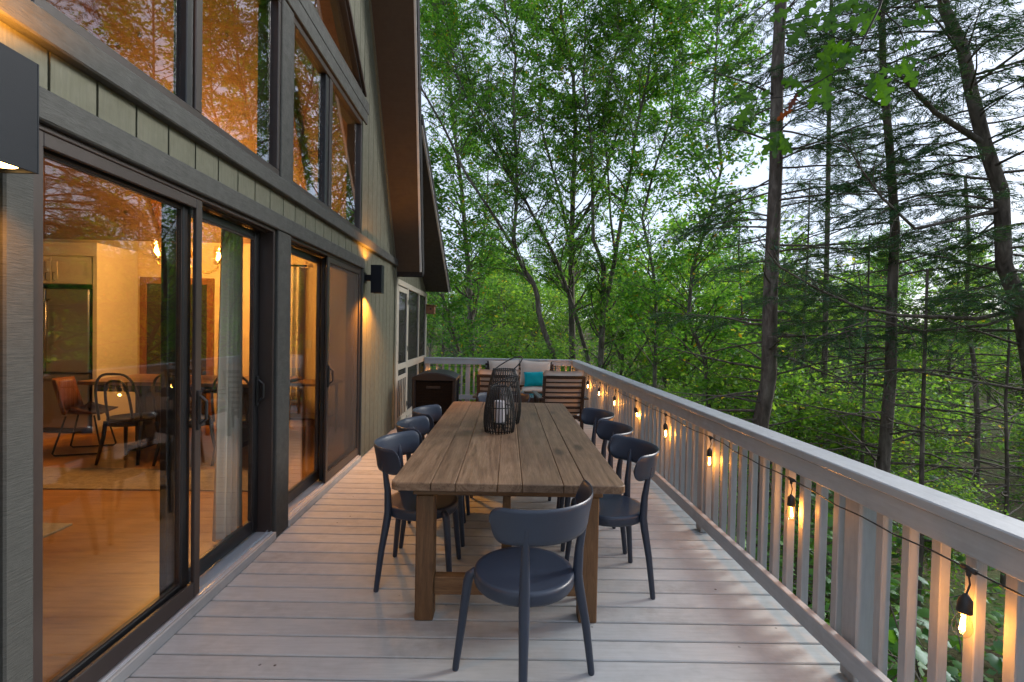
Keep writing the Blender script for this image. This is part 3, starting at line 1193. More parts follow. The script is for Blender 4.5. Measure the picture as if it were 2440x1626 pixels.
TT = .7635
r_, c_ = lantern('smaller black rattan lantern with a white candle, in front on the wooden table', (.012, 3.375, TT),
                 [(.098, 0.0), (.104, .03), (.108, .07), (.108, .11), (.102, .17), (.090, .235), (.076, .29), (.068, .318)], 30, .318, (.066, rad(32)), (.037, .148), rad(4))
cn = MB()
cn.v = [tuple(Vector(p) + Vector((.012, 3.375, TT))) for p in c_.v]
cn.f = c_.f
co = thing('candle', 'white pillar candle inside the smaller front lantern', 'candle', (.012, 3.375, TT + .066))
part(cn, 'wax', M['candle'], co, False, True)
r_, c_ = lantern('taller black rattan lantern standing behind the smaller one on the wooden table', (.043, 3.71, TT),
                 [(.118, 0.0), (.126, .04), (.131, .09), (.131, .14), (.126, .21), (.112, .30), (.094, .37), (.083, .412)], 34, .412, (.078, rad(38)), (.045, .20), rad(9))
cn = MB()
cn.v = [tuple(Vector(p) + Vector((.043, 3.71, TT))) for p in c_.v]
cn.f = c_.f
co = thing('candle', 'white pillar candle inside the taller rear lantern', 'candle', (.043, 3.71, TT + .066))
part(cn, 'wax', M['candle'], co, False, True)


# ------------------------------------------------------------------ lounge corner
def cushion_mb(w_, h_, t_, n=14, corner=.05, puff=.5):
    vs, fs = [], []
    for side in (-1, 1):
        for i in range(n + 1):
            for j in range(n + 1):
                u, v_ = -1 + 2 * i / n, -1 + 2 * j / n
                e = max(0.0, (1 - abs(u) ** 3.2) * (1 - abs(v_) ** 3.2))
                x = w_ / 2 * u * (1 - corner * (1 - v_ * v_) * abs(u) ** 3 * .9)
                z = h_ / 2 * v_ * (1 - corner * (1 - u * u) * abs(v_) ** 3 * .9)
                y = side * (t_ / 2) * (e ** puff)
                y += .004 * math.sin(7 * u + 3 * v_ + side) * e
                vs.append((x, y, z))
    m = (n + 1) ** 2
    for s in (0, 1):
        for i in range(n):
            for j in range(n):
                k = s * m + i * (n + 1) + j
                fs.append((k, k + 1, k + n + 2, k + n + 1))
    rim = [(i, 0) for i in range(n)] + [(n, j) for j in range(n)] + [(n - i, n) for i in range(n)] + [(0, n - j) for j in range(n)]
    for (a, b), (c, d) in zip(rim, rim[1:] + rim[:1]):
        p, q = a * (n + 1) + b, c * (n + 1) + d
        fs.append((p, q, m + q, m + p))
    return MB().add(vs, fs)


def put(mb, M4):
    mb.v = [tuple(M4 @ Vector(p)) for p in mb.v]
    return mb


def armchair(label, loc, rz):
    """slatted lounge chair; local +Y is where it faces"""
    r = thing('lounge_chair', label, 'armchair', loc, rz, 'slatted lounge chairs with their backs to the table')
    lean = rad(13)

    def B(x, y, s):                                  # point on the leaning back, s metres up it
        return Vector((x, y - s * math.sin(lean), .30 + s * math.cos(lean)))
    for sx in (-1, 1):
        part(MB().bar(B(sx * .262, 0, -.02), B(sx * .262, 0, .60), .042, .032, .003, up=(0, 1, 0)), 'back_post', M['dark_wood'], r, True)
        part(MB().box(sx * .285 - .022, sx * .285 + .022, .02, .062, 0, .575, .003), 'leg', M['dark_wood'], r, True)
        part(MB().box(sx * .285 - .022, sx * .285 + .022, .56, .60, 0, .575, .003), 'leg', M['dark_wood'], r, True)
        part(MB().box(sx * .300 - .035, sx * .300 + .035, -.13, .64, .5752, .597, .005), 'arm', M['dark_wood'], r, True)
        part(MB().box(sx * .26 - .012, sx * .26 + .012, .0625, .5595, .25, .30, .003), 'seat_rail', M['dark_wood'], r, True)
    k = 9
    for i in range(k):
        s = .02 + i * (.565 / (k - 1))
        h = .042 if i in (0, k - 1) else (.034 if i % 2 == 0 else .018)
        b = MB()
        n = 8
        for q in range(n):
            xa, xb = -.241 + .482 * q / n, -.241 + .482 * (q + 1) / n
            ya, yb = [-.016 * (1 - (x_ / .241) ** 2) for x_ in (xa, xb)]
            b.bar(B(xa, ya, s), B(xb, yb, s), .012, h, 0, up=(0, -math.sin(lean), math.cos(lean)))
        part(b, 'slat', M['dark_wood'], r, True)
    part(put(cushion_mb(.50, .55, .13), Matrix.Translation((0, .32, .365)) @ Matrix.Rotation(rad(90), 4, 'X')), 'seat_cushion', M['cushion'], r, True, True)
    c = B(0, .085, .37)
    part(put(cushion_mb(.56, .62, .14, corner=.07), Matrix.Translation(c) @ Matrix.Rotation(lean, 4, 'X')), 'back_cushion', M['cushion'], r, True, True)
    return r


armchair('dark slatted lounge chair with beige cushions, back to us, beside the long railing', (.86, 6.50, .001), rad(3))
armchair('dark slatted lounge chair with beige cushions, back to us, half hidden behind the lanterns', (.005, 6.50, .001), rad(-4))


def sofa():
    r = thing('sofa', 'dark wooden outdoor sofa with beige cushions against the far railing', 'sofa', (.41, 9.30, .001), rad(180))
    for sx in (-1, 1):
        for y in (-.27, .33):
            part(MB().box(sx * .70 - .025, sx * .70 + .025, y - .025, y + .025, 0, .53, .003), 'leg', M['dark_wood'], r, True)
        part(MB().box(sx * .71 - .04, sx * .71 + .04, -.30, .38, .5302, .555, .004), 'arm', M['dark_wood'], r, True)
    part(MB().box(-.675, .675, .31, .35, .20, .295, .004), 'front_rail', M['dark_wood'], r, True)
    part(MB().box(-.675, .675, -.28, .305, .255, .285), 'seat_base', M['dark_wood'], r, True)
    for i in range(6):
        z = .36 + i * .085
        part(MB().box(-.675, .675, -.30, -.275, z, z + .045, .003), 'slat', M['dark_wood'], r, True)
    for sx in (-1, 1):
        part(MB().box(sx * .62 - .02, sx * .62 + .02, -.325, -.3005, .2, .87, .003), 'back_post', M['dark_wood'], r, True)
        part(put(cushion_mb(.66, .58, .13), Matrix.Translation((sx * .335, .02, .352)) @ Matrix.Rotation(rad(90), 4, 'X')), 'seat_cushion', M['cushion'], r, True, True)
        part(put(cushion_mb(.61, .50, .17, corner=.09), Matrix.Translation((sx * .30, -.175, .655)) @ Matrix.Rotation(rad(10), 4, 'X') @ Matrix.Rotation(rad(2 * sx), 4, 'Y')), 'back_cushion', M['cushion'], r, True, True)
    return r


sofa()
tp_ = put(cushion_mb(.46, .285, .13, corner=.08), Matrix.Translation((.715, 9.28, .562)) @ Matrix.Rotation(rad(-12), 4, 'X') @ Matrix.Rotation(rad(-3), 4, 'Y'))
tl = part(tp_, 'throw_pillow', M['teal'], None, smooth=True)
tag(tl, 'teal throw pillow leaning on the beige cushions of the sofa', 'pillow')
tp_ = put(cushion_mb(.40, .27, .13, corner=.08), Matrix.Translation((.885, 6.60, .575)) @ Matrix.Rotation(rad(14), 4, 'X') @ Matrix.Translation((.0, .22, .08)))
tl = part(tp_, 'throw_pillow', M['teal'], None, smooth=True)
tag(tl, 'teal pillow barely showing over the lounge chair beside the railing', 'pillow')


def coffee_table():
    r = thing('coffee_table', 'low dark coffee table between the sofa and the slatted lounge chairs', 'table', (.47, 8.05, .001))
    part(MB().box(-.42, .42, -.26, .26, .375, .405, .005), 'table_top', plain('dark_tabletop', (.03, .034, .04), .18), r, True)
    part(MB().box(-.40, .40, -.245, .245, .315, .3745, .003), 'apron', M['dark_wood'], r, True)
    for sx in (-1, 1):
        for sy in (-1, 1):
            part(MB().box(sx * .38 - .022, sx * .38 + .022, sy * .225 - .022, sy * .225 + .022, 0, .3145, .003), 'leg', M['dark_wood'], r, True)


coffee_table()


def storage_box():
    m, t, out = new_mat('resin_wicker')
    g = G(t)
    v = g.coords((1, 1, 1))
    br = g.n('TexBrick')
    mp = g.n('Mapping')
    t.links.new(v, mp.inputs['Vector'])
    mp.inputs['Rotation'].default_value = (rad(90), 0, 0)
    t.links.new(mp.outputs[0], br.inputs['Vector'])
    br.inputs['Scale'].default_value = 11
    br.inputs['Mortar Size'].default_value = .05
    br.inputs['Mortar Smooth'].default_value = 1.0
    br.inputs['Color1'].default_value = (1, 1, 1, 1)
    br.inputs['Color2'].default_value = (.8, .8, .8, 1)
    br.inputs['Mortar'].default_value = (0, 0, 0, 1)
    g.pbr(out, (.004, .004, .0045), .6, 0, .08, g.bump(br.outputs['Color'], .9, .012))
    lidm = plain('resin_lid', (.008, .010, .014), .5, 0, .25, .08, 8, .2, 160)
    r = thing('storage_box', 'black wicker storage box with a domed lid beside the screened porch', 'box', (-.925, 7.31, .001))
    X, Y0, Y1, H = .290, -.31, .31, .735
    b = MB()
    vs = [(-X * .95, Y0 * .95, .02), (X * .95, Y0 * .95, .02), (X * .95, Y1 * .95, .02), (-X * .95, Y1 * .95, .02), (-X, Y0, H), (X, Y0, H), (X, Y1, H), (-X, Y1, H)]
    b.add(vs, [(0, 3, 2, 1), (4, 5, 6, 7), (0, 1, 5, 4), (1, 2, 6, 5), (2, 3, 7, 6), (3, 0, 4, 7)])
    part(b, 'body', m, r, True)
    for sx in (-1, 1):
        for sy in (-1, 1):
            part(MB().bar((sx * X * .95, sy * .31 * .95, 0), (sx * X * 1.0, sy * .31, H - .001), .05, .05, .008, up=(0, 1, 0)), 'corner_post', lidm, r, True)
    # domed lid: arched across the width, overhanging
    n = 14
    vs, fs = [], []
    W2 = X + .028
    sec = []
    for i in range(n + 1):
        u = -1 + 2 * i / n
        sec.append((W2 * u, H + .035 + .075 * (1 - abs(u) ** 2.4)))
    prof = [(-W2, H + .001)] + sec + [(W2, H + .001)]
    ys = [Y0 - .03, Y0 - .015, Y1 + .015, Y1 + .03]
    for k_, y in enumerate(ys):
        dz = .018 if k_ in (0, 3) else 0
        for x, z in prof:
            vs.append((x, y, max(H + .001, z - dz)))
    m_ = len(prof)
    for k_ in range(3):
        for i in range(m_ - 1):
            fs.append((k_ * m_ + i, k_ * m_ + i + 1, (k_ + 1) * m_ + i + 1, (k_ + 1) * m_ + i))
    fs.append(tuple(range(m_))[::-1])
    fs.append(tuple(3 * m_ + i for i in range(m_)))
    part(MB().add(vs, fs), 'lid', lidm, r, True)
    part(MB().box(-.11, .09, Y0 - .012, Y0 + .004, .615, .655, .004), 'handle', lidm, r, True)


storage_box()


# cedar bird box on the porch's corner post
def bird_box():
    p = Vector((-1.40, 10.02, 1.86))
    r = thing('bird_box', 'small cedar bird box fixed to the outer corner post of the porch', 'bird box', p)
    part(MB().box(p.x - .105, p.x + .07, p.y - .07, p.y + .075, p.z - .07, p.z + .09, .004), 'body', M['cedar'], r)
    part(MB().bar((p.x - .105, p.y, p.z + .112), (p.x + .10, p.y, p.z + .097), .20, .022, .003), 'roof', M['cedar'], r)
    part(MB().lathe([(0, 0), (.02, 0), (.02, .003), (0, .003)], 16, M=Matrix.Translation((p.x - .01, p.y - .0735, p.z + .03)) @ Matrix.Rotation(rad(90), 4, 'X')), 'entrance_hole', M['black_metal'], r)


bird_box()


# ------------------------------------------------------------------ wall sconces
def sconce(label, y, e_dn, e_up, dz=0.0):
    x = -1.382
    z0, z1 = 1.862 + dz, 2.172 + dz
    r = thing('wall_sconce', label, 'sconce', (SX, y, 2.0), 0, 'box shaped wall sconces on the house')
    h = .060
    s = MB()
    t_ = .006
    s.box(x - h, x + h, y - h, y - h + t_, z0, z1, .001)
    s.box(x - h, x + h, y + h - t_, y + h, z0, z1, .001)
    s.box(x - h, x - h + t_, y - h + t_, y + h - t_, z0, z1, .001)
    s.box(x + h - t_, x + h, y - h + t_, y + h - t_, z0, z1, .001)
    s.box(x - h + t_, x + h - t_, y - h + t_, y + h - t_, z0 + .012, z1 - .012)
    part(s, 'housing', M['sconce'], r)
    part(MB().box(SX + .0125, x - h - .0005, y - .028, y + .028, 1.995 + dz, 2.065 + dz, .003), 'bracket', M['sconce'], r)
    part(MB().box(SX + .0005, SX + .012, y - .052, y + .052, 1.97 + dz, 2.09 + dz, .003), 'wall_plate', M['sconce'], r)
    for z, nm in ((z0 + .010, 'lower_lamp'), (z1 - .010, 'upper_lamp')):
        part(MB().lathe([(0, -.0015), (.043, -.0015), (.043, .0015), (0, .0015)], 28, (x, y, z)), nm, M['lamp_disc'], r)
    lamp('sconce_light_down', 'SPOT', (x, y, z0 - .004), e_dn, WARM, .03, None, (-.06, 0, -1), rad(140), .5)
    lamp('sconce_light_up', 'SPOT', (x, y, z1 + .004), e_up, WARM, .03, None, (-.06, 0, 1), rad(140), .5)


sconce('black box sconce on the siding beyond the second glass door', 5.515, 105, 22)
sconce('black box sconce close up at the left edge, lit below', 1.372, 12, 34, .02)


# ------------------------------------------------------------------ string lights
def string_lights(label, pts, bulbs, swing):
    """pts: cord path; bulbs: (point on the cord, drop vector)"""
    r = thing('string_lights', label, 'string lights', pts[0])
    part(MB().tube(pts, .0032, 6), 'cord', M['cord'], r, smooth=True)
    sock = MB().lathe([(0, .0), (.006, 0), (.009, -.006), (.0175, -.017), (.019, -.032), (.020, -.056), (.0185, -.058), (0, -.058)], 18).mesh('socket', M['cord'], True)
    gl = MB().lathe([(.0125, -.057), (.0145, -.066), (.021, -.080), (.0255, -.096), (.0255, -.108), (.021, -.122), (.013, -.131), (.0, -.1345)], 20).mesh('bulb', M['bulb_glass'], True)
    fl = MB()
    for k in range(4):
        a = math.pi / 2 * k + .4
        fl.tube([(.003 * math.cos(a), .003 * math.sin(a), -.068), (.006 * math.cos(a), .006 * math.sin(a), -.112)], .0016, 5)
    flm = fl.mesh('filament', M['filament'])
    tee = MB()
    tee.tube([(-.022, 0, 0), (.022, 0, 0)], .0085, 10)
    tee.tube([(0, 0, 0), (0, 0, -.022)], [.0085, .006], 10)
    tm = tee.mesh('connector', M['cord'], True)
    for q, (p, drop, dirx) in enumerate(bulbs):
        p = Vector(p)
        lp = p - Vector(r.location)
        link('connector', tm, r, lp, dirx)
        e = p + Vector(drop)
        part(MB().tube([p + Vector((0, 0, -.02)), p + Vector((drop[0] * .2 + .006, drop[1] * .25, -.02 + (drop[2] + .02) * .5)), e], .0028, 6), 'drop_wire', M['cord'], r)
        so = link('socket', sock, r, e - Vector(r.location))
        tilt = swing.get(q, (0, 0))
        so.rotation_euler = (tilt[0], tilt[1], .7 * q)
        link('bulb', gl, so)
        link('filament', flm, so)
        R3 = so.rotation_euler.to_matrix()
        lamp('bulb_light', 'POINT', e + R3 @ Vector((0, 0, -.092)), 2.3, WARM, .012)
    return r


CX_ = 1.488
by = [.54, 1.456, 2.374, 3.30, 4.21, 5.14, 6.04, 6.98, 7.90, 8.82, 9.66]
pts = []
bl = []
rr = random.Random(8)
for i, y in enumerate(by):
    zc = .757 + rr.uniform(-.006, .006)
    if i == 1:
        zc = .752
    xb = CX_ - .018
    if i:
        y_, z_ = by[i - 1], pts[-1][2]
        for k in range(1, 6):
            t_ = k / 6
            sag = .045 * 4 * t_ * (1 - t_) * rr.uniform(.6, 1.1)
            pts.append((CX_ + rr.uniform(-.006, .004), y_ + (y - y_) * t_, z_ + (zc - z_) * t_ - sag * .45))
    pts.append((xb, y, zc))
    bl.append(((xb, y, zc), (rr.uniform(-.012, .006), rr.uniform(-.01, .01), -.075), math.pi / 2))
string_lights('string of glowing clear bulbs hung under the cap of the long railing', pts, bl,
              {4: (rad(2), rad(4)), 5: (rad(-6), rad(24)), 1: (rad(3), rad(6)), 2: (rad(-4), rad(-3))})
pts = []
bl = []
bx_ = [1.38, .62, -.28, -1.34]
for i, x in enumerate(bx_):
    if i:
        for k in range(1, 6):
            t_ = k / 6
            pts.append((bx_[i - 1] + (x - bx_[i - 1]) * t_, 9.748, .757 - .045 * 4 * t_ * (1 - t_) * .5))
    pts.append((x, 9.735, .757))
    if i:
        bl.append(((x, 9.735, .757), (0.004, -.006, -.075), 0))
string_lights('string of glowing clear bulbs along the far end railing behind the sofa', pts, bl, {})

# ------------------------------------------------------------------ seen through the glass: dining room and kitchen
FL = .0595
M['steel'] = plain('brushed_steel', (.34, .33, .31), .3, 1.0, .5, .05, 3, .15, 180)
M['cabinet'] = plain('cabinet_paint', (.58, .52, .42), .5, 0, .4, .03, rnd=0)
M['black_wood'] = plain('black_wood', (.02, .016, .014), .4)
M['leather'] = plain('cognac_leather', (.12, .04, .016), .45, 0, .4, .2, 6, .2, 120)
M['brass'] = plain('brass', (.75, .55, .25), .3, 1.0)
M['curtain'] = plain('linen_curtain', (.62, .56, .48), .9, 0, .1, .05, 3, .3, 300)
M['jute'] = plain('jute_rug', (.34, .26, .15), .95, 0, .1, .2, 30, .6, 120)
M['dining_wood'] = stained_wood('dining_wood', ((.12, .06, .03), (.22, .12, .06), (.32, .19, .1)), (.7, 6, 6), .35, 0, True, .1, .3)


def fridge():
    r = thing('refrigerator', 'stainless steel refrigerator with double doors seen through the first glass door', 'refrigerator', (-5.65, 6.55, FL))
    part(MB().box(-6.13, -5.165, 6.31, 6.92, FL, 1.90, .006), 'body', M['black_metal'], r)
    for x0, x1, hx in ((-6.13, -5.7025, -5.745), (-5.6975, -5.165, -5.655)):
        d = part(MB().box(x0, x1, 6.25, 6.309, .83, 1.885, .012), 'door', M['steel'], r)
        part(MB().tube([(hx, 6.249, .95), (hx, 6.205, .98), (hx, 6.205, 1.72), (hx, 6.249, 1.75)], .011, 10), 'handle', M['steel'], d, smooth=True)
    d = part(MB().box(-6.13, -5.165, 6.25, 6.309, .13, .815, .012), 'drawer', M['steel'], r)
    part(MB().tube([(-6.03, 6.249, .73), (-6.03, 6.205, .73), (-5.27, 6.205, .73), (-5.27, 6.249, .73)], .011, 10), 'handle', M['steel'], d, smooth=True)


fridge()


def cabinet():
    r = thing('kitchen_cabinet', 'pale built-in cabinet boxing in the steel refrigerator', 'cabinet', (-5.6, 6.6, FL))
    part(MB().box(-5.125, -5.07, 6.26, 6.949, FL, 2.47, .003), 'side_panel', M['cabinet'], r)
    part(MB().box(-6.22, -6.165, 6.26, 6.949, FL, 2.47, .003), 'side_panel', M['cabinet'], r)
    part(MB().box(-6.164, -5.126, 6.30, 6.949, 1.945, 2.47), 'carcass', M['cabinet'], r)
    part(MB().box(-6.23, -5.06, 6.245, 6.2595, 2.30, 2.47, .004), 'fascia', M['cabinet'], r)
    for x0, x1, hx in ((-6.15, -5.648, -5.69), (-5.642, -5.14, -5.60)):
        d = part(MB().box(x0, x1, 6.28, 6.2995, 1.955, 2.29, .003), 'door', M['cabinet'], r)
        f = MB()
        f.box(x0, x1, 6.272, 6.2798, 1.955, 2.015, .002)
        f.box(x0, x1, 6.272, 6.2798, 2.235, 2.29, .002)
        f.box(x0, x0 + .07, 6.272, 6.2798, 2.0155, 2.2345, .002)
        f.box(x1 - .07, x1, 6.272, 6.2798, 2.0155, 2.2345, .002)
        part(f, 'door_frame', M['cabinet'], d)
        part(MB().tube([(hx, 6.272, 1.99), (hx, 6.245, 1.995), (hx, 6.245, 2.085), (hx, 6.272, 2.09)], .005, 8), 'handle', M['black_metal'], d)


cabinet()


def dining_table_in():
    r = thing('dining_table', 'indoor wooden dining table with dark base seen through the glass doors', 'table', (-3.5, 5.8, FL))
    for k in range(5):
        y = 5.37 + k * .18
        part(MB().box(-4.56, -2.50, y + .001, y + .179, .79, .83, .003), 'plank', M['dining_wood'], r)
    part(MB().box(-4.42, -2.64, 5.46, 6.18, .71, .789, .003), 'apron', M['black_wood'], r)
    for x in (-4.05, -3.0):
        part(MB().box(x - .06, x + .06, 5.60, 6.04, .12, .709, .004), 'pedestal', M['black_wood'], r)
        part(MB().box(x - .07, x + .07, 5.45, 6.19, FL, .119, .006), 'foot', M['black_wood'], r)


dining_table_in()


def bentwood(label, x, y, rz):
    """local: faces +Y, back hoop at -Y"""
    r = thing('bentwood_chair', label, 'chair', (x, y, FL), rz, 'black bentwood chairs at the indoor table')
    part(MB().lathe([(0, .440), (.17, .443), (.20, .452), (.207, .447), (.207, .425), (.195, .415), (0, .415)], 28), 'seat', M['black_wood'], r, True, True)
    part(MB().lathe([(.185, .375), (.197, .375), (.197, .414), (.185, .414)], 28, close=True), 'seat_ring', M['black_wood'], r, True)
    for sx in (-1, 1):
        part(MB().tube([(sx * .15, .13, .41), (sx * .165, .15, .2), (sx * .185, .185, 0)], [.02, .017, .012], 10), 'leg', M['black_wood'], r, True, True)
        part(MB().tube([(sx * .165, -.13, .42), (sx * .17, -.16, .25), (sx * .195, -.215, .0)], [.02, .018, .013], 10), 'leg', M['black_wood'], r, True, True)
    for w_, h_, y0 in ((.20, .47, -.17), (.115, .40, -.165)):
        pts = []
        for k in range(21):
            a = math.pi * k / 20
            c, s_ = math.cos(a), math.sin(a)
            zz = .44 + h_ * (s_ ** .55)
            pts.append((w_ * (abs(c) ** .6) * (1 if c > 0 else -1), y0 - .10 * (zz - .44) / .47, zz))
        part(MB().tube(pts, .012, 8), 'back_hoop', M['black_wood'], r, True, True)


bentwood('black bentwood chair at the indoor table, nearest the refrigerator', -3.77, 5.10, rad(3))
bentwood('black bentwood chair at the indoor table, second from the refrigerator', -3.19, 5.08, rad(-4))
bentwood('black bentwood chair at the indoor table, nearest the curtain', -2.66, 5.12, rad(5))


def leather_chair():
    r = thing('sled_chair', 'brown leather bucket chair on black sled legs at the end of the indoor table', 'chair', (-4.50, 5.42, FL), rad(-70))
    ns, nt_ = 14, 14
    vs, fs = [], []
    for i in range(ns + 1):
        for j in range(nt_ + 1):
            u = -1 + 2 * i / ns
            t_ = j / nt_
            if t_ < .5:
                s_ = t_ / .5
                y, z = .22 - .40 * s_, .445 - .02 * math.sin(math.pi * s_)
                lift = .10 * abs(u) ** 3 * s_
            else:
                s_ = (t_ - .5) / .5
                y, z = -.18 - .09 * s_, .445 + .36 * s_
                lift = .0
            w_ = .225 * (1 - .12 * t_)
            y2 = y + .09 * abs(u) ** 2.2 * min(1, t_ * 2)
            vs.append((w_ * u, y2, z + lift))
    for i in range(ns):
        for j in range(nt_):
            k = i * (nt_ + 1) + j
            fs.append((k, k + 1, k + nt_ + 2, k + nt_ + 1))
    m = len(vs)
    vs += [(x * 1.02, y - .012, z - .014) for x, y, z in vs]
    fs += [tuple(q + m for q in f[::-1]) for f in fs]
    rim = [(i, 0) for i in range(ns)] + [(ns, j) for j in range(nt_)] + [(ns - i, nt_) for i in range(ns)] + [(0, nt_ - j) for j in range(nt_)]
    for (a, b), (c, d) in zip(rim, rim[1:] + rim[:1]):
        p, q = a * (nt_ + 1) + b, c * (nt_ + 1) + d
        fs.append((p, q, m + q, m + p))
    part(MB().add(vs, fs), 'seat_shell', M['leather'], r, True, True)
    for sx in (-1, 1):
        part(MB().tube([(sx * .15, .12, .41), (sx * .20, .20, .03), (sx * .20, .18, .009), (sx * .20, -.19, .009), (sx * .20, -.21, .03), (sx * .15, -.12, .41)], .009, 8), 'leg', M['black_metal'], r, True, True)


leather_chair()


def chandelier():
    c = Vector((-3.62, 5.75, 2.16))
    r = thing('chandelier', 'lit brass chandelier with clear glass shades over the indoor dining table', 'chandelier', c)
    part(MB().tube([c + Vector((0, 0, -.06)), c + Vector((0, 0, soffit_z(5.75) - .12 - c.z))], .008, 8), 'rod', M['brass'], r)
    part(MB().lathe([(0, -.09), (.012, -.08), (.03, -.05), (.03, -.02), (.012, .02), (0, .03)], 16, c), 'hub', M['brass'], r, smooth=True)
    for k in range(6):
        a = math.pi / 3 * k + .03
        d = Vector((math.cos(a), math.sin(a), 0))
        pts = [c + d * .02 + Vector((0, 0, -.03)), c + d * .12 + Vector((0, 0, -.075)), c + d * .24 + Vector((0, 0, -.075)), c + d * .33 + Vector((0, 0, -.02)), c + d * .34 + Vector((0, 0, .05))]
        arm = part(MB().tube(pts, .006, 8), 'arm', M['brass'], r, smooth=True)
        e = c + d * .34 + Vector((0, 0, .05))
        part(MB().lathe([(0, 0), (.042, .0), (.045, .006), (0, .012)], 16, e), 'cup', M['brass'], arm)
        part(MB().lathe([(.044, .008), (.044, .17)], 20, e), 'shade', M['bulb_glass'], arm, smooth=True)
        part(MB().lathe([(0, .03), (.014, .04), (.018, .065), (.010, .095), (0, .11)], 12, e), 'bulb', M['filament'], arm, smooth=True)
        lamp('chandelier_light', 'POINT', e + Vector((0, 0, .07)), 140, (1.0, .49, .125), .02)


chandelier()


def curtain(label, y0, y1, x0, x1, z0, z1, folds, rod=True, flare=.0):
    """pleated panel hanging from a rod; runs from (x0, y0) to (x1, y1)"""
    p0, p1 = Vector((x0, y0, 0)), Vector((x1, y1, 0))
    r = thing('curtain', label, 'curtain', (x0, y0, z0))
    d = p1 - p0
    nrm = Vector((-d.y, d.x, 0)).normalized()
    n, nz = folds * 10, 12
    vs, fs = [], []
    for j in range(nz + 1):
        t_ = j / nz
        for i in range(n + 1):
            s_ = i / n
            a = .03 * math.sin(2 * math.pi * folds * s_ + .6 * math.sin(3 * t_)) * (.6 + .5 * (1 - t_))
            q = p0 + d * (s_ * (1 + flare * (1 - t_) ** 2) - flare * (1 - t_) ** 2) + nrm * a
            vs.append((q.x, q.y, z0 + (z1 - z0) * t_))
    for j in range(nz):
        for i in range(n):
            k = j * (n + 1) + i
            fs.append((k, k + 1, k + n + 2, k + n + 1))
    part(MB().add(vs, fs), 'panel', M['curtain'], r, smooth=True)
    if rod:
        e = d.normalized() * .08
        part(MB().tube([(p0 - e) + Vector((0, 0, z1 + .02)), (p1 + e) + Vector((0, 0, z1 + .02))], .011, 8), 'rod', M['black_metal'], r)
    return r


curtain('pale linen curtain just inside the first glass door', 3.19, 3.41, -1.79, -1.79, .075, 2.28, 4, True, .25)
curtain('narrow linen curtain on the end wall seen through the second glass door', 6.86, 6.86, -3.02, -2.78, .30, 2.30, 3, True)
rg = part(MB().box(-3.55, -2.93, 3.02, 3.42, FL, FL + .014, .004), 'floor_mat', M['jute'])
tag(rg, 'small brown mat on the indoor floor near the first glass door', 'mat')
rg = part(MB().box(-4.9, -2.1, 4.15, 4.75, FL, FL + .010, .003), 'runner_rug', M['jute'])
tag(rg, 'woven jute runner on the indoor floor before the dining chairs', 'rug')


def switch():
    r = thing('light_switch', 'double light switch plate on the cream end wall behind the second door', 'switch', (-2.71, 6.95, 1.22))
    part(MB().box(-2.77, -2.65, 6.943, 6.9505, 1.165, 1.285, .003), 'plate', M['cabinet'], r)
    for x in (-2.735, -2.685):
        part(MB().box(x - .006, x + .006, 6.935, 6.9428, 1.212, 1.238, .001), 'toggle', M['cabinet'], r)


switch()


def console():
    r = thing('console_table', 'small wooden side table indoors behind the second glass door', 'table', (-2.55, 6.4, FL))
    part(MB().box(-3.05, -2.12, 6.15, 6.70, .72, .755, .004), 'table_top', M['dining_wood'], r)
    for x in (-2.98, -2.19):
        for y in (6.22, 6.63):
            part(MB().tube([(x, y, .7195), (x, y, FL)], [.022, .014], 8), 'leg', M['black_wood'], r)
    part(MB().box(-2.96, -2.21, 6.22, 6.63, .28, .305, .003), 'shelf', M['dining_wood'], r)


console()

# ------------------------------------------------------------------ woods
NPR = np.random.default_rng(5)
GREEN = [(0, (.042, .135, .030)), (.45, (.075, .21, .038)), (.8, (.12, .27, .04)), (.975, (.14, .26, .035)), (.988, (.30, .22, .02)), (1, (.34, .13, .02))]
M['leaf'] = leaf_mat('broad_leaf', GREEN, .5, .02)
M['leaf_light'] = leaf_mat('light_leaf', [(0, (.072, .18, .034)), (.5, (.118, .245, .044)), (.85, (.175, .305, .052)), (.97, (.21, .33, .052)), (1, (.40, .30, .04))], .55, .02)
M['leaf_low'] = leaf_mat('shrub_leaf', [(0, (.045, .13, .020)), (.6, (.075, .19, .025)), (1, (.13, .26, .03))], .4, .04)
M['leaf_oak'] = leaf_mat('oak_leaf', [(0, (.026, .085, .008)), (.6, (.044, .12, .010)), (1, (.085, .145, .012))], .55, .012, 1.15)
M['leaf_brown'] = leaf_mat('dry_leaf', [(0, (.09, .022, .008)), (1, (.13, .035, .012))], .4, .02)
M['needle'] = leaf_mat('needle', [(0, (.028, .078, .036)), (.6, (.048, .115, .046)), (1, (.085, .16, .05))], .3, .03, 1.2)
M['bark'] = bark_mat('bark', ((.05, .042, .035), (.14, .12, .10), (.27, .25, .22)))
M['bark_pine'] = bark_mat('pine_bark', ((.045, .036, .03), (.13, .105, .088), (.24, .21, .18)), 4.0)


def wood_tube(b, pts, r0, r1, n):
    m = len(pts) - 1
    b.tube(pts, [r0 + (r1 - r0) * (i / m) for i in range(m + 1)], n, False)


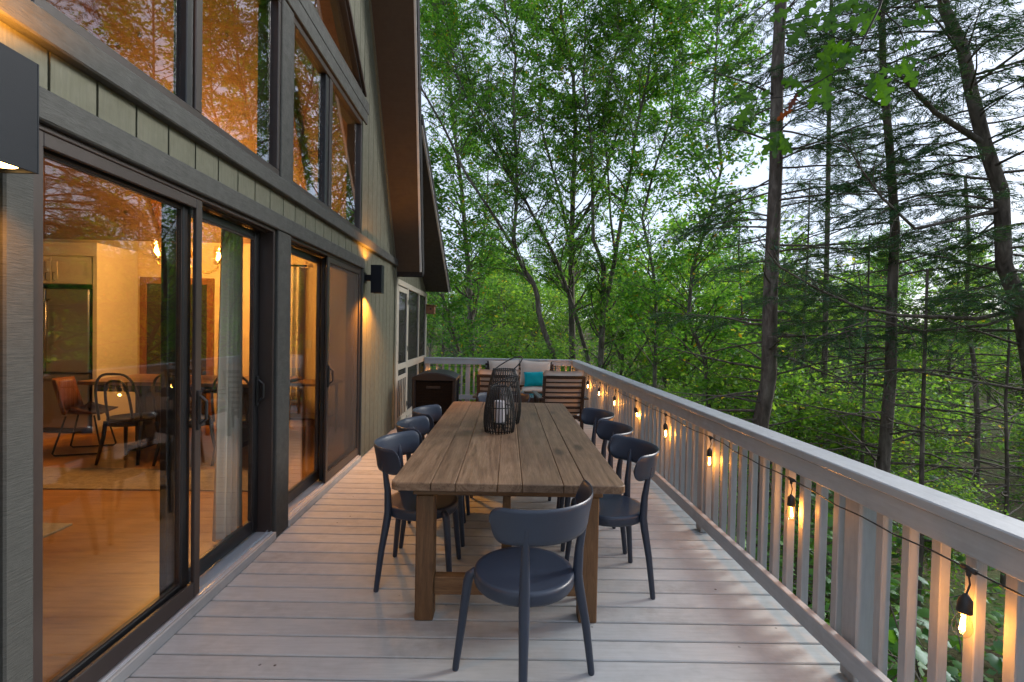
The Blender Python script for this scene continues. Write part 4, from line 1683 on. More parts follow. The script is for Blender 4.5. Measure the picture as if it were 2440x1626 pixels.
class Foliage:
    def __init__(s, rng):
        s.rng = rng
        s.co, s.tr, s.n = [], [], 0

    def kites(s, base, dirs, size, wr=.52, flat=.55, droop=.12, fold=.06):
        """one small four-cornered leaf at each base point"""
        rng = s.rng
        N = len(base)
        if not N:
            return
        d = dirs / (np.linalg.norm(dirs, axis=1, keepdims=True) + 1e-9)
        nrm = rng.normal(0, flat, (N, 3))
        nrm[:, 2] += 1.0
        nrm -= d * np.sum(nrm * d, axis=1, keepdims=True)
        nrm /= (np.linalg.norm(nrm, axis=1, keepdims=True) + 1e-9)
        sd = np.cross(nrm, d)
        L = (size * rng.uniform(.65, 1.3, N))[:, None]
        mid = base + d * L * .45
        tip = base + d * L - np.array([[0, 0, 1.0]]) * L * droop
        a = mid + sd * L * wr * .5 - nrm * L * fold
        c = mid - sd * L * wr * .5 - nrm * L * fold
        co = np.stack([base, a, tip, c], 1).reshape(-1, 3)
        k = np.arange(N)[:, None] * 4 + s.n
        tr = np.concatenate([k + np.array([[0, 1, 2]]), k + np.array([[0, 2, 3]])], 0)
        s.co.append(co)
        s.tr.append(tr)
        s.n += 4 * N

    def shapes(s, base, dirs, size, outline, flat=.5, droop=.15):
        """lobed leaves: outline is a list of (along, across), fan from the midrib"""
        rng = s.rng
        N = len(base)
        if not N:
            return
        d = dirs / (np.linalg.norm(dirs, axis=1, keepdims=True) + 1e-9)
        nrm = rng.normal(0, flat, (N, 3))
        nrm[:, 2] += 1.0
        nrm -= d * np.sum(nrm * d, axis=1, keepdims=True)
        nrm /= (np.linalg.norm(nrm, axis=1, keepdims=True) + 1e-9)
        sd = np.cross(nrm, d)
        L = (size * rng.uniform(.7, 1.25, N))[:, None]
        P = [base + d * L * .35]
        for u, v in outline:
            P.append(base + d * L * u + sd * L * v - nrm * L * (.22 * abs(v)) - np.array([[0, 0, 1.0]]) * L * droop * u * u)
        m = len(P)
        co = np.stack(P, 1).reshape(-1, 3)
        k = np.arange(N)[:, None] * m + s.n
        tr = [k + np.array([[0, i, i + 1 if i + 1 < m else 1]]) for i in range(1, m)]
        s.co.append(co)
        s.tr.append(np.concatenate(tr, 0))
        s.n += m * N

    def mesh(s, name, mat):
        return tri_mesh(name, np.concatenate(s.co), np.concatenate(s.tr), mat)


MAPLE = [(0, .05), (.12, .34), (.30, .30), (.42, .52), (.56, .30), (.74, .28), (1.0, 0), (.74, -.28), (.56, -.30), (.42, -.52), (.30, -.30), (.12, -.34), (0, -.05)]


def spray(fo, rng, pts, per, size, spread, wr=.5, lo=.15):
    """leaves scattered round a twig"""
    pts = np.array([tuple(p) for p in pts])
    t = rng.uniform(lo, 1, per) * (len(pts) - 1)
    i = np.minimum(t.astype(int), len(pts) - 2)
    f = (t - i)[:, None]
    base = pts[i] * (1 - f) + pts[i + 1] * f
    base = base + rng.normal(0, spread, (per, 3)) * np.array([1, 1, .55])
    tan = pts[i + 1] - pts[i]
    tan = tan / (np.linalg.norm(tan, axis=1, keepdims=True) + 1e-9)
    dirs = tan * .6 + rng.normal(0, .6, (per, 3)) * np.array([1, 1, .45]) + np.array([0, 0, -.15])
    fo.kites(base, dirs, size, wr)


def pinnate(fo, rng, pts, n, length, leaf):
    """drooping feather leaves: pairs of leaflets along a rib"""
    pts = np.array([tuple(p) for p in pts])
    i = rng.integers(0, len(pts) - 1, n)
    f = rng.uniform(0, 1, (n, 1))
    base = pts[i] * (1 - f) + pts[i + 1] * f
    az = rng.uniform(0, 2 * math.pi, n)
    d = np.stack([np.cos(az), np.sin(az), rng.uniform(-.35, .25, n)], 1)
    L = length * rng.uniform(.7, 1.25, (n, 1))
    sd = np.stack([-np.sin(az), np.cos(az), np.zeros(n)], 1)
    for j in range(7):
        t = .18 + .8 * j / 6
        p = base + d * L * t - np.array([[0, 0, 1.0]]) * L * .45 * t * t
        tan = d - np.array([[0, 0, 1.0]]) * .9 * t
        for sg in ((-1, 1) if j < 6 else (0,)):
            fo.kites(p, tan * .55 + sd * sg + rng.normal(0, .12, (n, 3)), leaf * (1 - .25 * abs(t - .5)), .36, .25, .25, .03)


def limb(rng, p, d, L, n=5, wob=.1, lift=.0):
    """a wandering branch"""
    pts = [np.array(p, float)]
    d = np.array(d, float)
    d /= np.linalg.norm(d)
    for k in range(n):
        d = d + rng.normal(0, wob, 3) + np.array([0, 0, lift / n])
        d /= np.linalg.norm(d)
        pts.append(pts[-1] + d * L / n)
    return pts


def broadleaf(stems, seed, reach, n_side, per, size, t0=.3, spread=.14, sides=9, sub=5, wr=.5, feather=0):
    """stems: (points, r0, r1). Returns wood MB and Foliage"""
    rng = np.random.default_rng(seed)
    b, fo = MB(), Foliage(rng)
    for pts, r0, r1 in stems:
        pts = [np.array(tuple(p), float) for p in pts]
        wood_tube(b, pts, r0, r1, sides)
        seg = [np.linalg.norm(pts[i + 1] - pts[i]) for i in range(len(pts) - 1)]
        tot = sum(seg)
        ns = max(3, int(n_side * tot / 8))
        for k in range(ns):
            t = t0 + (1 - t0) * (k + rng.uniform(0, 1)) / ns
            q = t * tot
            i = 0
            while i < len(seg) - 1 and q > seg[i]:
                q -= seg[i]
                i += 1
            p = pts[i] + (pts[i + 1] - pts[i]) * min(1, q / seg[i])
            tan = (pts[i + 1] - pts[i]) / seg[i]
            az = rng.uniform(0, 2 * math.pi)
            d = np.array([math.cos(az), math.sin(az), rng.uniform(.1, .8)]) + tan * .5
            L = reach * rng.uniform(.45, 1.1) * (1.1 - .55 * t)
            rr_ = (r0 + (r1 - r0) * t) * rng.uniform(.28, .5)
            br = limb(rng, p, d, L, 5, .16, .15)
            wood_tube(b, br, max(rr_, .009), .004, 5)
            for j in range(sub):
                s_ = .3 + .7 * (j + rng.uniform(0, 1)) / sub
                ii = min(int(s_ * 5), 4)
                p2 = br[ii] + (br[ii + 1] - br[ii]) * (s_ * 5 - ii if s_ * 5 - ii <= 1 else 1)
                a2 = rng.uniform(0, 2 * math.pi)
                d2 = (br[ii + 1] - br[ii]) / (L / 5) * .7 + np.array([math.cos(a2), math.sin(a2), rng.uniform(-.25, .35)])
                L2 = L * rng.uniform(.22, .42)
                tw = limb(rng, p2, d2, L2, 3, .18, -.1)
                wood_tube(b, tw, .0055, .002, 3)
                if feather:
                    pinnate(fo, rng, tw, feather, .30, size * .85)
                else:
                    spray(fo, rng, tw, per, size, spread, wr)
            if feather:
                pinnate(fo, rng, br[2:], feather, .30, size * .85)
            else:
                spray(fo, rng, br[2:], per, size, spread, wr)
    return b, fo


def conifer(path, seed, r0, r1, z_bare, z0, z1, L0, L1, step, per, needle=.085, dens=1.0, lean=None):
    """path: trunk points; branches from z0 to z1 (bare below z_bare); length L0 low to L1 high"""
    rng = np.random.default_rng(seed)
    b, fo = MB(), Foliage(rng)
    pts = [np.array(tuple(p), float) for p in path]
    wood_tube(b, pts, r0, r1, 10)
    zz = [p[2] for p in pts]
    z = z0
    while z < z1:
        i = max(0, min(len(pts) - 2, int(np.searchsorted(zz, z)) - 1))
        f = (z - zz[i]) / (zz[i + 1] - zz[i] + 1e-9)
        p = pts[i] + (pts[i + 1] - pts[i]) * f
        az = rng.uniform(0, 2 * math.pi)
        h = (z - z0) / (z1 - z0)
        L = (L0 + (L1 - L0) * h) * rng.uniform(.55, 1.15)
        live = z > z_bare and rng.uniform() < .93
        up = rng.uniform(.0, .35) if live else rng.uniform(-.15, .25)
        d = np.array([math.cos(az), math.sin(az), up])
        n = 7
        br = limb(rng, p, d, L, n, .07, -.35 if live else -.1)
        wood_tube(b, br, (.010 + .007 * L) * (1 - .3 * h), .003, 5)
        nt_ = max(3, int(L / (.15 if live else .3) * dens))
        for k in range(nt_):
            s_ = .18 + .82 * (k + rng.uniform(0, 1)) / nt_
            ii = min(int(s_ * n), n - 1)
            p2 = br[ii] + (br[ii + 1] - br[ii]) * (s_ * n - ii)
            ta = (br[ii + 1] - br[ii]) / (L / n)
            sd = np.cross(ta, [0, 0, 1.0]) * (1 if k % 2 else -1)
            d2 = ta * rng.uniform(.5, 1.0) + sd + np.array([0, 0, rng.uniform(-.35, .12)])
            L2 = (.30 + .22 * L) * (1.1 - .75 * s_) * rng.uniform(.6, 1.2) + .12
            tw = limb(rng, p2, d2, L2, 3, .12, -.25)
            wood_tube(b, tw, .0045, .0016, 3)
            if live:
                m = int(per * L2 / .4) + 4
                t = rng.uniform(.08, 1, m) * 3
                jj = np.minimum(t.astype(int), 2)
                P = np.array(tw)
                ff = (t - jj)[:, None]
                base = P[jj] * (1 - ff) + P[jj + 1] * ff + rng.normal(0, .018, (m, 3))
                tan = P[jj + 1] - P[jj]
                tan /= (np.linalg.norm(tan, axis=1, keepdims=True) + 1e-9)
                sd2 = np.cross(tan, np.array([0, 0, 1.0]))
                sg = rng.choice([-1, 1], m)[:, None]
                dirs = tan * .75 + sd2 * sg * .75 + rng.normal(0, .22, (m, 3))
                fo.kites(base, dirs, needle, .12, .6, .08, .0)
        z += step * rng.uniform(.6, 1.4)
    return b, fo


def tree(name, label, cat, base, wf, wood='bark', leaf='leaf', group=None):
    b, fo = wf
    r = thing(name, label, cat, base, 0, group)
    part(b, 'trunk', M[wood], r, False, True)
    if not fo.co:
        return r
    me = fo.mesh('crown', M[leaf])
    co = np.empty(len(me.vertices) * 3, dtype=np.float32)
    me.vertices.foreach_get('co', co)
    co = co.reshape(-1, 3) - np.array(tuple(base), dtype=np.float32)
    me.vertices.foreach_set('co', co.ravel())
    me.update()
    link('crown', me, r)
    return r


def traced(uv, Y, dY=0.0):
    return [at(u, v, Y + dY * i / max(1, len(uv) - 1)) for i, (u, v) in enumerate(uv)]


def rooted(pts):
    p = pts[0]
    q = Vector((p.x, p.y, ground_z(p.x, p.y) - .1))
    return [q, (q * .5 + p * .5) + Vector((.03, 0, 0))] + pts


# broadleaf trees standing beyond the far railing
s1 = rooted(traced([(1321, 852), (1296, 789), (1284, 746), (1280, 704), (1271, 675), (1246, 639), (1229, 600), (1223, 571), (1227, 532), (1232, 461), (1228, 336), (1223, 219), (1229, 137), (1207, 40), (1190, -80), (1180, -220)], 13.0))
s1b = traced([(1229, 600), (1180, 520), (1108, 411), (1059, 307), (998, 200), (950, 60), (930, -60)], 13.0, -1.5)
s1c = traced([(1232, 461), (1190, 350), (1130, 240), (1100, 120), (1040, -40)], 13.0, 1.0)
tree('broadleaf_tree', 'slender tree with a crooked curving stem behind the far railing', 'tree', s1[0],
     broadleaf([(s1, .085, .022), (s1b, .045, .012), (s1c, .035, .010)], 21, 2.5, 44, 20, .115, .34, .12, 9, 6, .5, 2))
s2 = rooted(traced([(1364, 853), (1362, 693), (1361, 604), (1364, 514), (1368, 389), (1371, 300), (1366, 180), (1340, 60), (1325, -120)], 15.0))
s2b = traced([(1361, 604), (1338, 480), (1310, 380), (1285, 280), (1290, 160), (1270, 20)], 15.0, .8)
s2c = traced([(1363, 560), (1400, 500), (1440, 420), (1470, 320), (1500, 200), (1520, 60), (1530, -90)], 15.0, -1.0)
tree('broadleaf_tree', 'straight rough barked tree rising behind the middle of the far railing', 'tree', s2[0],
     broadleaf([(s2, .125, .035), (s2b, .05, .012), (s2c, .055, .012)], 22, 2.7, 48, 29, .12, .30, .10, 9, 4))
s3 = rooted(traced([(1402, 855), (1375, 764), (1357, 704), (1336, 646), (1318, 604), (1282, 536), (1254, 482), (1200, 400), (1140, 300), (1090, 180), (1060, 30), (1040, -80)], 14.0, -1.2))
tree('broadleaf_tree', 'thin tree leaning hard left across the straight trunk behind the far railing', 'tree', s3[0],
     broadleaf([(s3, .07, .018)], 23, 2.4, 46, 20, .115, .36, .12, 9, 6, .5, 2))
s4 = rooted(traced([(1432, 853), (1437, 729), (1439, 636)], 13.5))
s4a = traced([(1439, 636), (1414, 571), (1412, 496), (1411, 389), (1405, 300), (1390, 200), (1395, 60), (1380, -90)], 13.5, .6)
s4b = traced([(1440, 740), (1461, 643), (1471, 579), (1486, 493), (1504, 400), (1518, 300), (1545, 180), (1560, 40), (1590, -90)], 13.5, -.8)
s4c = traced([(1466, 610), (1455, 520), (1448, 400), (1436, 260), (1470, 120), (1480, -40)], 13.5, .2)
tree('broadleaf_tree', 'tree forking into a tall narrow V near the railing corner', 'tree', s4[0],
     broadleaf([(s4, .095, .075), (s4a, .06, .016), (s4b, .068, .016), (s4c, .038, .010)], 24, 2.4, 43, 20, .12, .28, .12, 9, 6, .5, 2))
s5 = rooted(traced([(1125, 848), (1119, 686), (1108, 549), (1100, 450), (1085, 330), (1070, 180), (1050, 20)], 17.0))
s5b = traced([(1120, 790), (1140, 690), (1150, 590), (1160, 480), (1165, 360)], 17.0, .8)
tree('broadleaf_tree', 'pale grey tree with paired stems just right of the porch roof', 'tree', s5[0],
     broadleaf([(s5, .13, .03), (s5b, .07, .016)], 25, 2.7, 46, 28, .125, .24, .105, 9, 4))
s6 = rooted(traced([(1098, 850), (1070, 760), (1048, 680), (1035, 600), (1010, 480), (1000, 380)], 13.5))
tree('broadleaf_tree', 'small leaning tree hugging the end of the screened porch', 'tree', s6[0],
     broadleaf([(s6, .05, .014)], 26, 2.0, 54, 28, .12, .2, .10, 9, 4))
s7 = rooted(traced([(1560, 900), (1565, 760), (1556, 640), (1530, 520), (1560, 400), (1600, 280), (1610, 120), (1620, -60)], 12.5, .5))
tree('broadleaf_tree', 'thin dark tree between the forked tree and the nearest pine', 'tree', s7[0],
     broadleaf([(s7, .06, .016)], 27, 2.4, 50, 29, .115, .25, .10, 9, 4))
s8 = rooted(traced([(1690, 980), (1680, 860), (1640, 760), (1650, 640), (1690, 520), (1720, 400), (1700, 240), (1710, 60), (1700, -90)], 11.0, .8))
tree('broadleaf_tree', 'crooked tree with a twisting stem behind the bulbs of the long railing', 'tree', s8[0],
     broadleaf([(s8, .06, .018)], 28, 2.4, 50, 29, .115, .25, .10, 9, 4))

# pines beside the long railing
c1 = rooted(traced([(1812, 1010), (1832, 900), (1835, 717), (1841, 574), (1849, 402), (1852, 172), (1861, 0), (1868, -200)], 8.4))
tree('pine_tree', 'tall straight pine close behind the long railing, left of the two nearest', 'tree', c1[0],
     conifer(c1, 31, .145, .085, 1.6, -1.0, 8.2, 2.4, 1.9, .11, 62), 'bark_pine', 'needle')
c2 = rooted(traced([(2105, 1110), (2122, 900), (2125, 717), (2133, 545), (2119, 344), (2105, 189), (2100, 0), (2090, -200)], 7.8))
tree('pine_tree', 'dark upright pine behind the long railing, right of the two nearest', 'tree', c2[0],
     conifer(c2, 32, .110, .035, 1.4, -1.2, 7.8, 2.2, 1.7, .11, 62), 'bark_pine', 'needle')
c3 = traced([(2440, 770), (2426, 717), (2392, 631), (2386, 459), (2346, 344), (2317, 230), (2294, 115), (2250, 20), (2230, -120)], 6.6)
g3 = Vector((c3[0].x + .5, c3[0].y, ground_z(c3[0].x + .5, c3[0].y) - .1))
c3 = [g3, g3 * .5 + c3[0] * .5 + Vector((.25, 0, 0))] + c3
b3, f3 = conifer(c3, 33, .115, .06, 1.8, 1.4, 7.4, 2.0, 1.7, .075, 66)
rng3 = np.random.default_rng(99)
for uv, Y, r0, dY in (([(2440, 735), (2330, 760), (2145, 752), (2050, 735), (1950, 690), (1858, 637), (1800, 560)], 6.6, .034, -.6),
                      ([(2440, 745), (2350, 775), (2200, 790), (2080, 760), (1960, 800), (1880, 840)], 6.6, .026, .5),
                      ([(2380, 500), (2300, 520), (2180, 545), (2100, 470), (2050, 400), (2010, 330)], 6.6, .030, -.5),
                      ([(2346, 344), (2230, 270), (2150, 185), (2120, 165)], 6.6, .045, -.4),
                      ([(2440, 930), (2300, 905), (2150, 880), (2000, 900), (1900, 850)], 6.9, .022, .4)):
    lp = [np.array(tuple(p)) for p in traced(uv, Y, dY)]
    wood_tube(b3, lp, r0, .006, 7)
    for k in range(26):
        s_ = rng3.uniform(.15, 1) * (len(lp) - 1)
        i = min(int(s_), len(lp) - 2)
        p = lp[i] + (lp[i + 1] - lp[i]) * (s_ - i)
        d = (lp[i + 1] - lp[i]) / np.linalg.norm(lp[i + 1] - lp[i]) + rng3.normal(0, .75, 3)
        tw = limb(rng3, p, d, rng3.uniform(.3, .9), 4, .15, -.1)
        wood_tube(b3, tw, .006, .002, 4)
        if k % 3:
            m = 26
            base = np.array(tw)[rng3.integers(1, 5, m)] + rng3.normal(0, .05, (m, 3))
            f3.kites(base, np.tile(np.array(tw[-1]) - np.array(tw[0]), (m, 1)) + rng3.normal(0, .35, (m, 3)), .085, .17, .6, .08, 0)
tree('pine_tree', 'leaning pine at the right edge with long bare limbs reaching left', 'tree', g3, (b3, f3), 'bark_pine', 'needle')
c4 = rooted(traced([(2196, 1140), (2200, 950), (2205, 800), (2210, 640)], 7.2))
tree('pine_tree', 'thin dead pine sapling right of the dark upright pine', 'tree', c4[0],
     conifer(c4, 34, .042, .018, 9, -1.6, 2.2, 1.2, .8, .12, 10), 'bark_pine', 'needle')
c5 = rooted(traced([(2330, 1000), (2320, 860), (2300, 740), (2310, 600), (2300, 420)], 10.5))
tree('pine_tree', 'slim pine farther back between the dark upright pine and the right edge', 'tree', c5[0],
     conifer(c5, 35, .06, .03, 1.2, -2.0, 5.0, 1.6, 1.0, .13, 40), 'bark_pine', 'needle')
c6 = rooted(traced([(1960, 1000), (1965, 850), (1968, 700), (1972, 520), (1975, 300), (1980, 60), (1982, -80)], 13.0))
tree('pine_tree', 'slim pine farther back between the two nearest pines', 'tree', c6[0],
     conifer(c6, 36, .09, .04, .5, -2.0, 9.5, 2.4, 1.4, .13, 40), 'bark_pine', 'needle')

for uv, Y, r0, sd, lab in (([(2055, 1060), (2060, 900), (2068, 740), (2072, 560)], 9.6, .040, 41, 'thin bare pine just left of the dark upright pine'),
                          ([(1905, 1010), (1912, 880), (1915, 760), (1925, 600), (1930, 430)], 11.5, .05, 42, 'thin bare pine between the two nearest pines, closer to the left one'),
                          ([(2400, 1120), (2396, 960), (2405, 820), (2398, 690)], 8.8, .042, 43, 'thin bare pine at the right edge under the long limbs'),
                          ([(1770, 1000), (1762, 880), (1768, 740), (1760, 600), (1765, 450)], 13.5, .055, 44, 'thin bare pine just left of the tall straight pine')):
    q = rooted(traced(uv, Y))
    tree('pine_tree', lab, 'tree', q[0], conifer(q, sd, r0, .014, 9, -2.0, q[-1].z - .1, 1.5, .9, .10, 10), 'bark_pine', 'needle')

# ---- the rest of the woods: a few kinds, each tree a copy at its own place
def proto_broad(seed, H, r, reach, n_side, per, size, leaf, name='broadleaf_tree'):
    rng = np.random.default_rng(seed)
    pts = [np.array([0, 0, -.4])]
    d = np.array([rng.normal(0, .06), rng.normal(0, .06), 1.0])
    n = 9
    for k in range(n):
        d = d + np.array([rng.normal(0, .10), rng.normal(0, .10), .04])
        d /= np.linalg.norm(d)
        pts.append(pts[-1] + d * H / n)
    stems = [(pts, r, r * .2)]
    for q in range(3):
        i = 3 + q
        a = rng.uniform(0, 6.28)
        st = limb(rng, pts[i], (math.cos(a) * .6, math.sin(a) * .6, 1.0), H * (1 - i / n) * .85, 5, .1, .1)
        stems.append((st, r * .5, r * .12))
    return tree(name, '', 'tree', (0, 0, 0), broadleaf(stems, seed + 100, reach, n_side, per, size, .22, .22, 7, 5, .55), 'bark', leaf)


def proto_con(seed, H):
    rng = np.random.default_rng(seed)
    pts = [np.array([0, 0, -.4]) + np.array([rng.normal(0, .03), rng.normal(0, .03), k * H / 7]) for k in range(8)]
    return tree('pine_tree', '', 'tree', (0, 0, 0), conifer(pts, seed, .012 * H, .02, H * .2, H * .12, H * .98, H * .21, .3, .2, 24, .17, .9), 'bark_pine', 'needle')


PA = proto_broad(51, 9.5, .11, 2.8, 34, 13, .17, 'leaf')
PB = proto_broad(52, 8.5, .10, 2.8, 34, 13, .17, 'leaf_light')
PC = proto_con(53, 9.0)
PD = proto_broad(54, 4.2, .04, 1.7, 60, 13, .12, 'leaf_light', 'sapling')
PE_ = proto_broad(55, 4.8, .045, 1.8, 60, 13, .12, 'leaf', 'sapling')
PROTO = {'A': (PA, 'leafy dark green forest tree out in the woods past the railings', 'dark green trees in the woods'),
         'B': (PB, 'leafy pale yellow-green forest tree out in the woods past the railings', 'pale green trees in the woods'),
         'C': (PC, 'cone shaped dark pine out in the woods past the railings', 'pines in the woods'),
         'D': (PD, 'young bushy pale green sapling in the undergrowth below the deck', 'pale saplings in the undergrowth'),
         'E': (PE_, 'young bushy dark green sapling in the undergrowth below the deck', 'dark saplings in the undergrowth')}
used = set()


def plant(kind, x, y, s, rz):
    p, lab, grp = PROTO[kind]
    if kind in used:
        o = copy_tree(p)
    else:
        o = p
        used.add(kind)
    o.location = (x, y, ground_z(x, y))
    o.rotation_euler = (0, 0, rz)
    o.scale = (s, s, s)
    tag(o, lab, 'tree', grp)


rw = random.Random(77)
spots = []


def scatter(n, d0, d1, a0, a1, kinds, smin, smax, gap, top=.30):
    k = tries = 0
    while k < n and tries < n * 40:
        tries += 1
        d = math.sqrt(rw.uniform(d0 * d0, d1 * d1))
        a = rad(rw.uniform(a0, a1))
        x, y = d * math.sin(a), d * math.cos(a)
        if (x < 2.6 and y < 12) or (x < -2 and y < 14):
            continue
        if any((x - p) ** 2 + (y - q) ** 2 < gap * gap for p, q in spots):
            continue
        spots.append((x, y))
        kd = rw.choice(kinds)
        s = rw.uniform(smin, smax)
        plant(kd, x, y, s, rw.uniform(0, 6.28))
        k += 1


for x_, y_, s_, k_ in ((20, 21, 1.35, 'B'),):
    spots.append((x_, y_))
    plant(k_, x_, y_, s_, rw.uniform(0, 6.28))
scatter(11, 12, 21, -9, 52, 'DEDD', .75, 1.15, 1.9)
scatter(4, 6, 12, 40, 80, 'ED', .4, .55, 1.8)
scatter(28, 19, 32, -10, 78, 'DBEBDC', .9, 1.3, 2.6)
scatter(46, 30, 55, -12, 82, 'ABBCB', .85, 1.2, 3.2)
scatter(58, 52, 105, -12, 84, 'BBAC', 1.1, 1.7, 5.0)
scatter(7, 10, 20, 78, 150, 'AB', .9, 1.2, 3.5)


# shrubs with large lobed leaves on the slope beside the deck
def proto_shrub(seed, H, n_leaf, size):
    rng = np.random.default_rng(seed)
    b, fo = MB(), Foliage(rng)
    for q in range(6):
        a = rng.uniform(0, 6.28)
        st = limb(rng, (0, 0, -.15), (math.cos(a) * .5, math.sin(a) * .5, 1.0), H * rng.uniform(.7, 1.1), 5, .16, .0)
        wood_tube(b, st, .012, .004, 5)
        for j in range(7):
            i = rng.integers(1, 5)
            p = st[i] + (st[i + 1] - st[i]) * rng.uniform()
            a2 = rng.uniform(0, 6.28)
            tw = limb(rng, p, (math.cos(a2), math.sin(a2), .25), H * rng.uniform(.2, .4), 3, .15, -.1)
            wood_tube(b, tw, .005, .002, 4)
            m = n_leaf
            base = np.array(tw)[rng.integers(1, 4, m)] + rng.normal(0, .05, (m, 3))
            dirs = rng.normal(0, 1, (m, 3)) * np.array([1, 1, .3])
            fo.shapes(base, dirs, size, MAPLE, .4, .2)
    return tree('shrub', '', 'shrub', (0, 0, 0), (b, fo), 'bark', 'leaf_low')


SH = [proto_shrub(61, 1.5, 6, .15), proto_shrub(62, 1.9, 6, .13)]
shn = 0
for k in range(38):
    for _ in range(20):
        x, y = rw.uniform(2.15, 8.5), rw.uniform(.4, 15)
        if k < 14:
            x, y = rw.uniform(2.1, 3.6), rw.uniform(.8, 5.5)
        if not any((x - p) ** 2 + (y - q) ** 2 < .30 for p, q in spots):
            break
    spots.append((x, y))
    o = SH[k % 2] if k < 2 else copy_tree(SH[k % 2])
    s = rw.uniform(.75, 1.3)
    o.location = (x, y, ground_z(x, y))
    o.rotation_euler = (0, 0, rw.uniform(0, 6.28))
    o.scale = (s, s, s)
    tag(o, 'green shrub with large lobed leaves on the slope below the long railing', 'shrub', 'lobed shrubs below the railing')


# low plants and fallen leaves on the slope
def ground_cover():
    rng = np.random.default_rng(70)
    N = 16000
    x = rng.uniform(1.75, 16, N)
    y = rng.uniform(-2, 22, N)
    z = np.array([ground_z(a, b) for a, b in zip(x, y)])
    fo = Foliage(rng)
    base = np.stack([x, y, z + rng.uniform(.02, .35, N) ** 1.3], 1)
    fo.kites(base, rng.normal(0, 1, (N, 3)) * np.array([1, 1, .4]), .12, .6, .5, .2)
    o = link('ground_cover', fo.mesh('ground_cover', M['leaf_low']))
    tag(o, 'low green plants covering the slope under the trees', 'ground cover', None, 'stuff')


ground_cover()


# ------------------------------------------------------------------ oak spray hanging into the upper right of the view
OAK = [(0, .02), (.10, .07), (.17, .20), (.22, .10), (.30, .10), (.36, .27), (.44, .28), (.46, .13), (.56, .13), (.64, .28), (.72, .24), (.72, .11), (.82, .12), (.90, .15), (.95, .06),
       (1.0, 0), (.95, -.06), (.90, -.15), (.82, -.12), (.72, -.11), (.72, -.24), (.64, -.28), (.56, -.13), (.46, -.13), (.44, -.28), (.36, -.27), (.30, -.10), (.22, -.10), (.17, -.20), (.10, -.07), (0, -.02)]


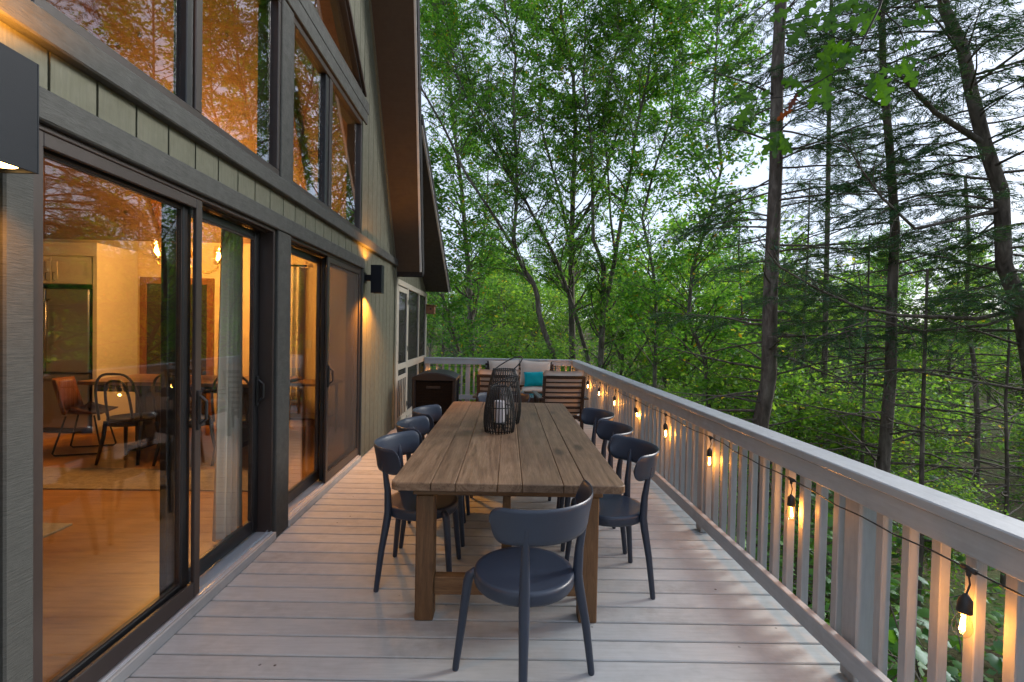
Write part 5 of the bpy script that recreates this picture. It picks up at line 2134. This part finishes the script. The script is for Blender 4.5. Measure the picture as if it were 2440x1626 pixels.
def oak_branch():
    Y = 2.25
    root = at(2120, -60, Y)
    r = thing('oak_branch', 'oak branch with big lobed green leaves hanging into the upper right', 'branch', root)
    b = MB()
    for uv, r0, r1, dy in (([(2150, -160), (2120, -60), (2095, 20), (2050, 110), (2010, 160), (1960, 190), (1900, 222), (1862, 232), (1795, 238)], .006, .0018, -.12),
                           ([(1895, 224), (1893, 255), (1882, 290), (1856, 318)], .002, .0012, .05),
                           ([(2050, 110), (1990, 90), (1930, 60), (1890, 20), (1870, -20)], .003, .0014, .12),
                           ([(2095, 20), (2140, 60), (2160, 110), (2150, 140)], .003, .0014, -.1),
                           ([(2010, 160), (2050, 170), (2090, 175)], .0025, .0012, .1)):
        q = traced(uv, Y, dy)
        m = len(q) - 1
        b.tube(q, [r0 + (r1 - r0) * i / m for i in range(m + 1)], 6)
    part(b, 'twig', plain('oak_twig', (.022, .016, .012), .8), r, smooth=True)
    # base pixel, direction on the picture (degrees, 0 = right, 90 = up), length in metres
    L = [(1795, 238, 178, .145, 0), (1790, 240, 120, .125, 0), (1792, 244, 232, .150, 0), (1800, 246, 262, .115, 0), (1815, 238, 60, .085, 0), (1805, 236, 150, .10, 0),
         (1856, 318, 250, .135, 0), (1860, 318, 225, .14, 0), (1858, 316, 285, .11, 0), (1864, 312, 195, .12, 0), (1860, 322, 310, .10, 0),
         (1930, 202, 215, .10, 0), (1950, 192, 255, .13, 0), (1965, 188, 270, .15, 0), (1900, 224, 235, .085, 1), (1888, 262, 205, .085, 1), (1915, 206, 160, .13, 0),
         (2000, 165, 200, .16, 0), (2010, 160, 170, .15, 0), (1985, 176, 150, .13, 0), (2040, 120, 190, .17, 0), (2050, 110, 215, .16, 0), (2030, 130, 150, .14, 0),
         (1930, 60, 175, .16, 0), (1925, 58, 220, .15, 0), (1890, 20, 200, .14, 0), (1880, 5, 170, .13, 0), (1960, 75, 130, .14, 0), (1990, 90, 240, .16, 0),
         (2085, 30, 195, .15, 0), (2090, 20, 160, .16, 0), (2095, 18, 235, .15, 0), (2060, 40, 140, .15, 0), (2040, 10, 200, .15, 0), (2000, 10, 230, .15, 0),
         (2090, 175, 275, .17, 0), (2085, 178, 245, .14, 0), (2095, 172, 10, .15, 0), (2070, 172, 330, .12, 0), (2150, 140, 300, .15, 0), (2150, 135, 350, .14, 0), (2140, 120, 30, .12, 0),
         (2120, 40, 350, .15, 0), (2150, 60, 20, .15, 0), (1975, 30, 190, .15, 0), (2020, 60, 170, .15, 0), (2180, 10, 340, .14, 0), (2200, -10, 20, .14, 0), (2060, -10, 200, .16, 0), (1960, -10, 210, .15, 0)]
    rng = random.Random(4)
    for i, (u, v, ang, ln, brown) in enumerate(L):
        p = at(u, v, Y + rng.uniform(-.10, .14))
        a = rad(ang)
        d = (C_R * math.cos(a) + C_U * math.sin(a) + _d * rng.uniform(-.3, .3)).normalized()
        n = Vector((rng.gauss(-.25, .4), -.8 + rng.gauss(0, .35), .35 + rng.gauss(0, .3))).normalized()
        n = (n - d * n.dot(d)).normalized()
        s = n.cross(d)
        vs = []
        ln *= .88
        for k in range(6):
            t_ = k / 5
            vs.append(p + d * ln * t_ - Vector((0, 0, 1)) * ln * .18 * t_ * t_)
        for t_, c in OAK:
            vs.append(p + d * ln * t_ + s * ln * c - n * ln * .25 * abs(c) ** 1.2 - Vector((0, 0, 1)) * ln * .18 * t_ * t_ + n * ln * .03 * math.sin(9 * t_ + i))
        fs = []
        m = len(OAK)
        for k in range(m - 1):
            tm = (OAK[k][0] + OAK[k + 1][0]) / 2
            j = min(5, int(round(tm * 5)))
            if k and j != jp:
                fs.append((6 + k, j, jp))
            jp = j
            fs.append((6 + k, 6 + k + 1, j))
        mb = MB()
        mb.add(vs, fs)
        part(mb, 'leaf', M['leaf_brown' if brown else 'leaf_oak'], r)


oak_branch()
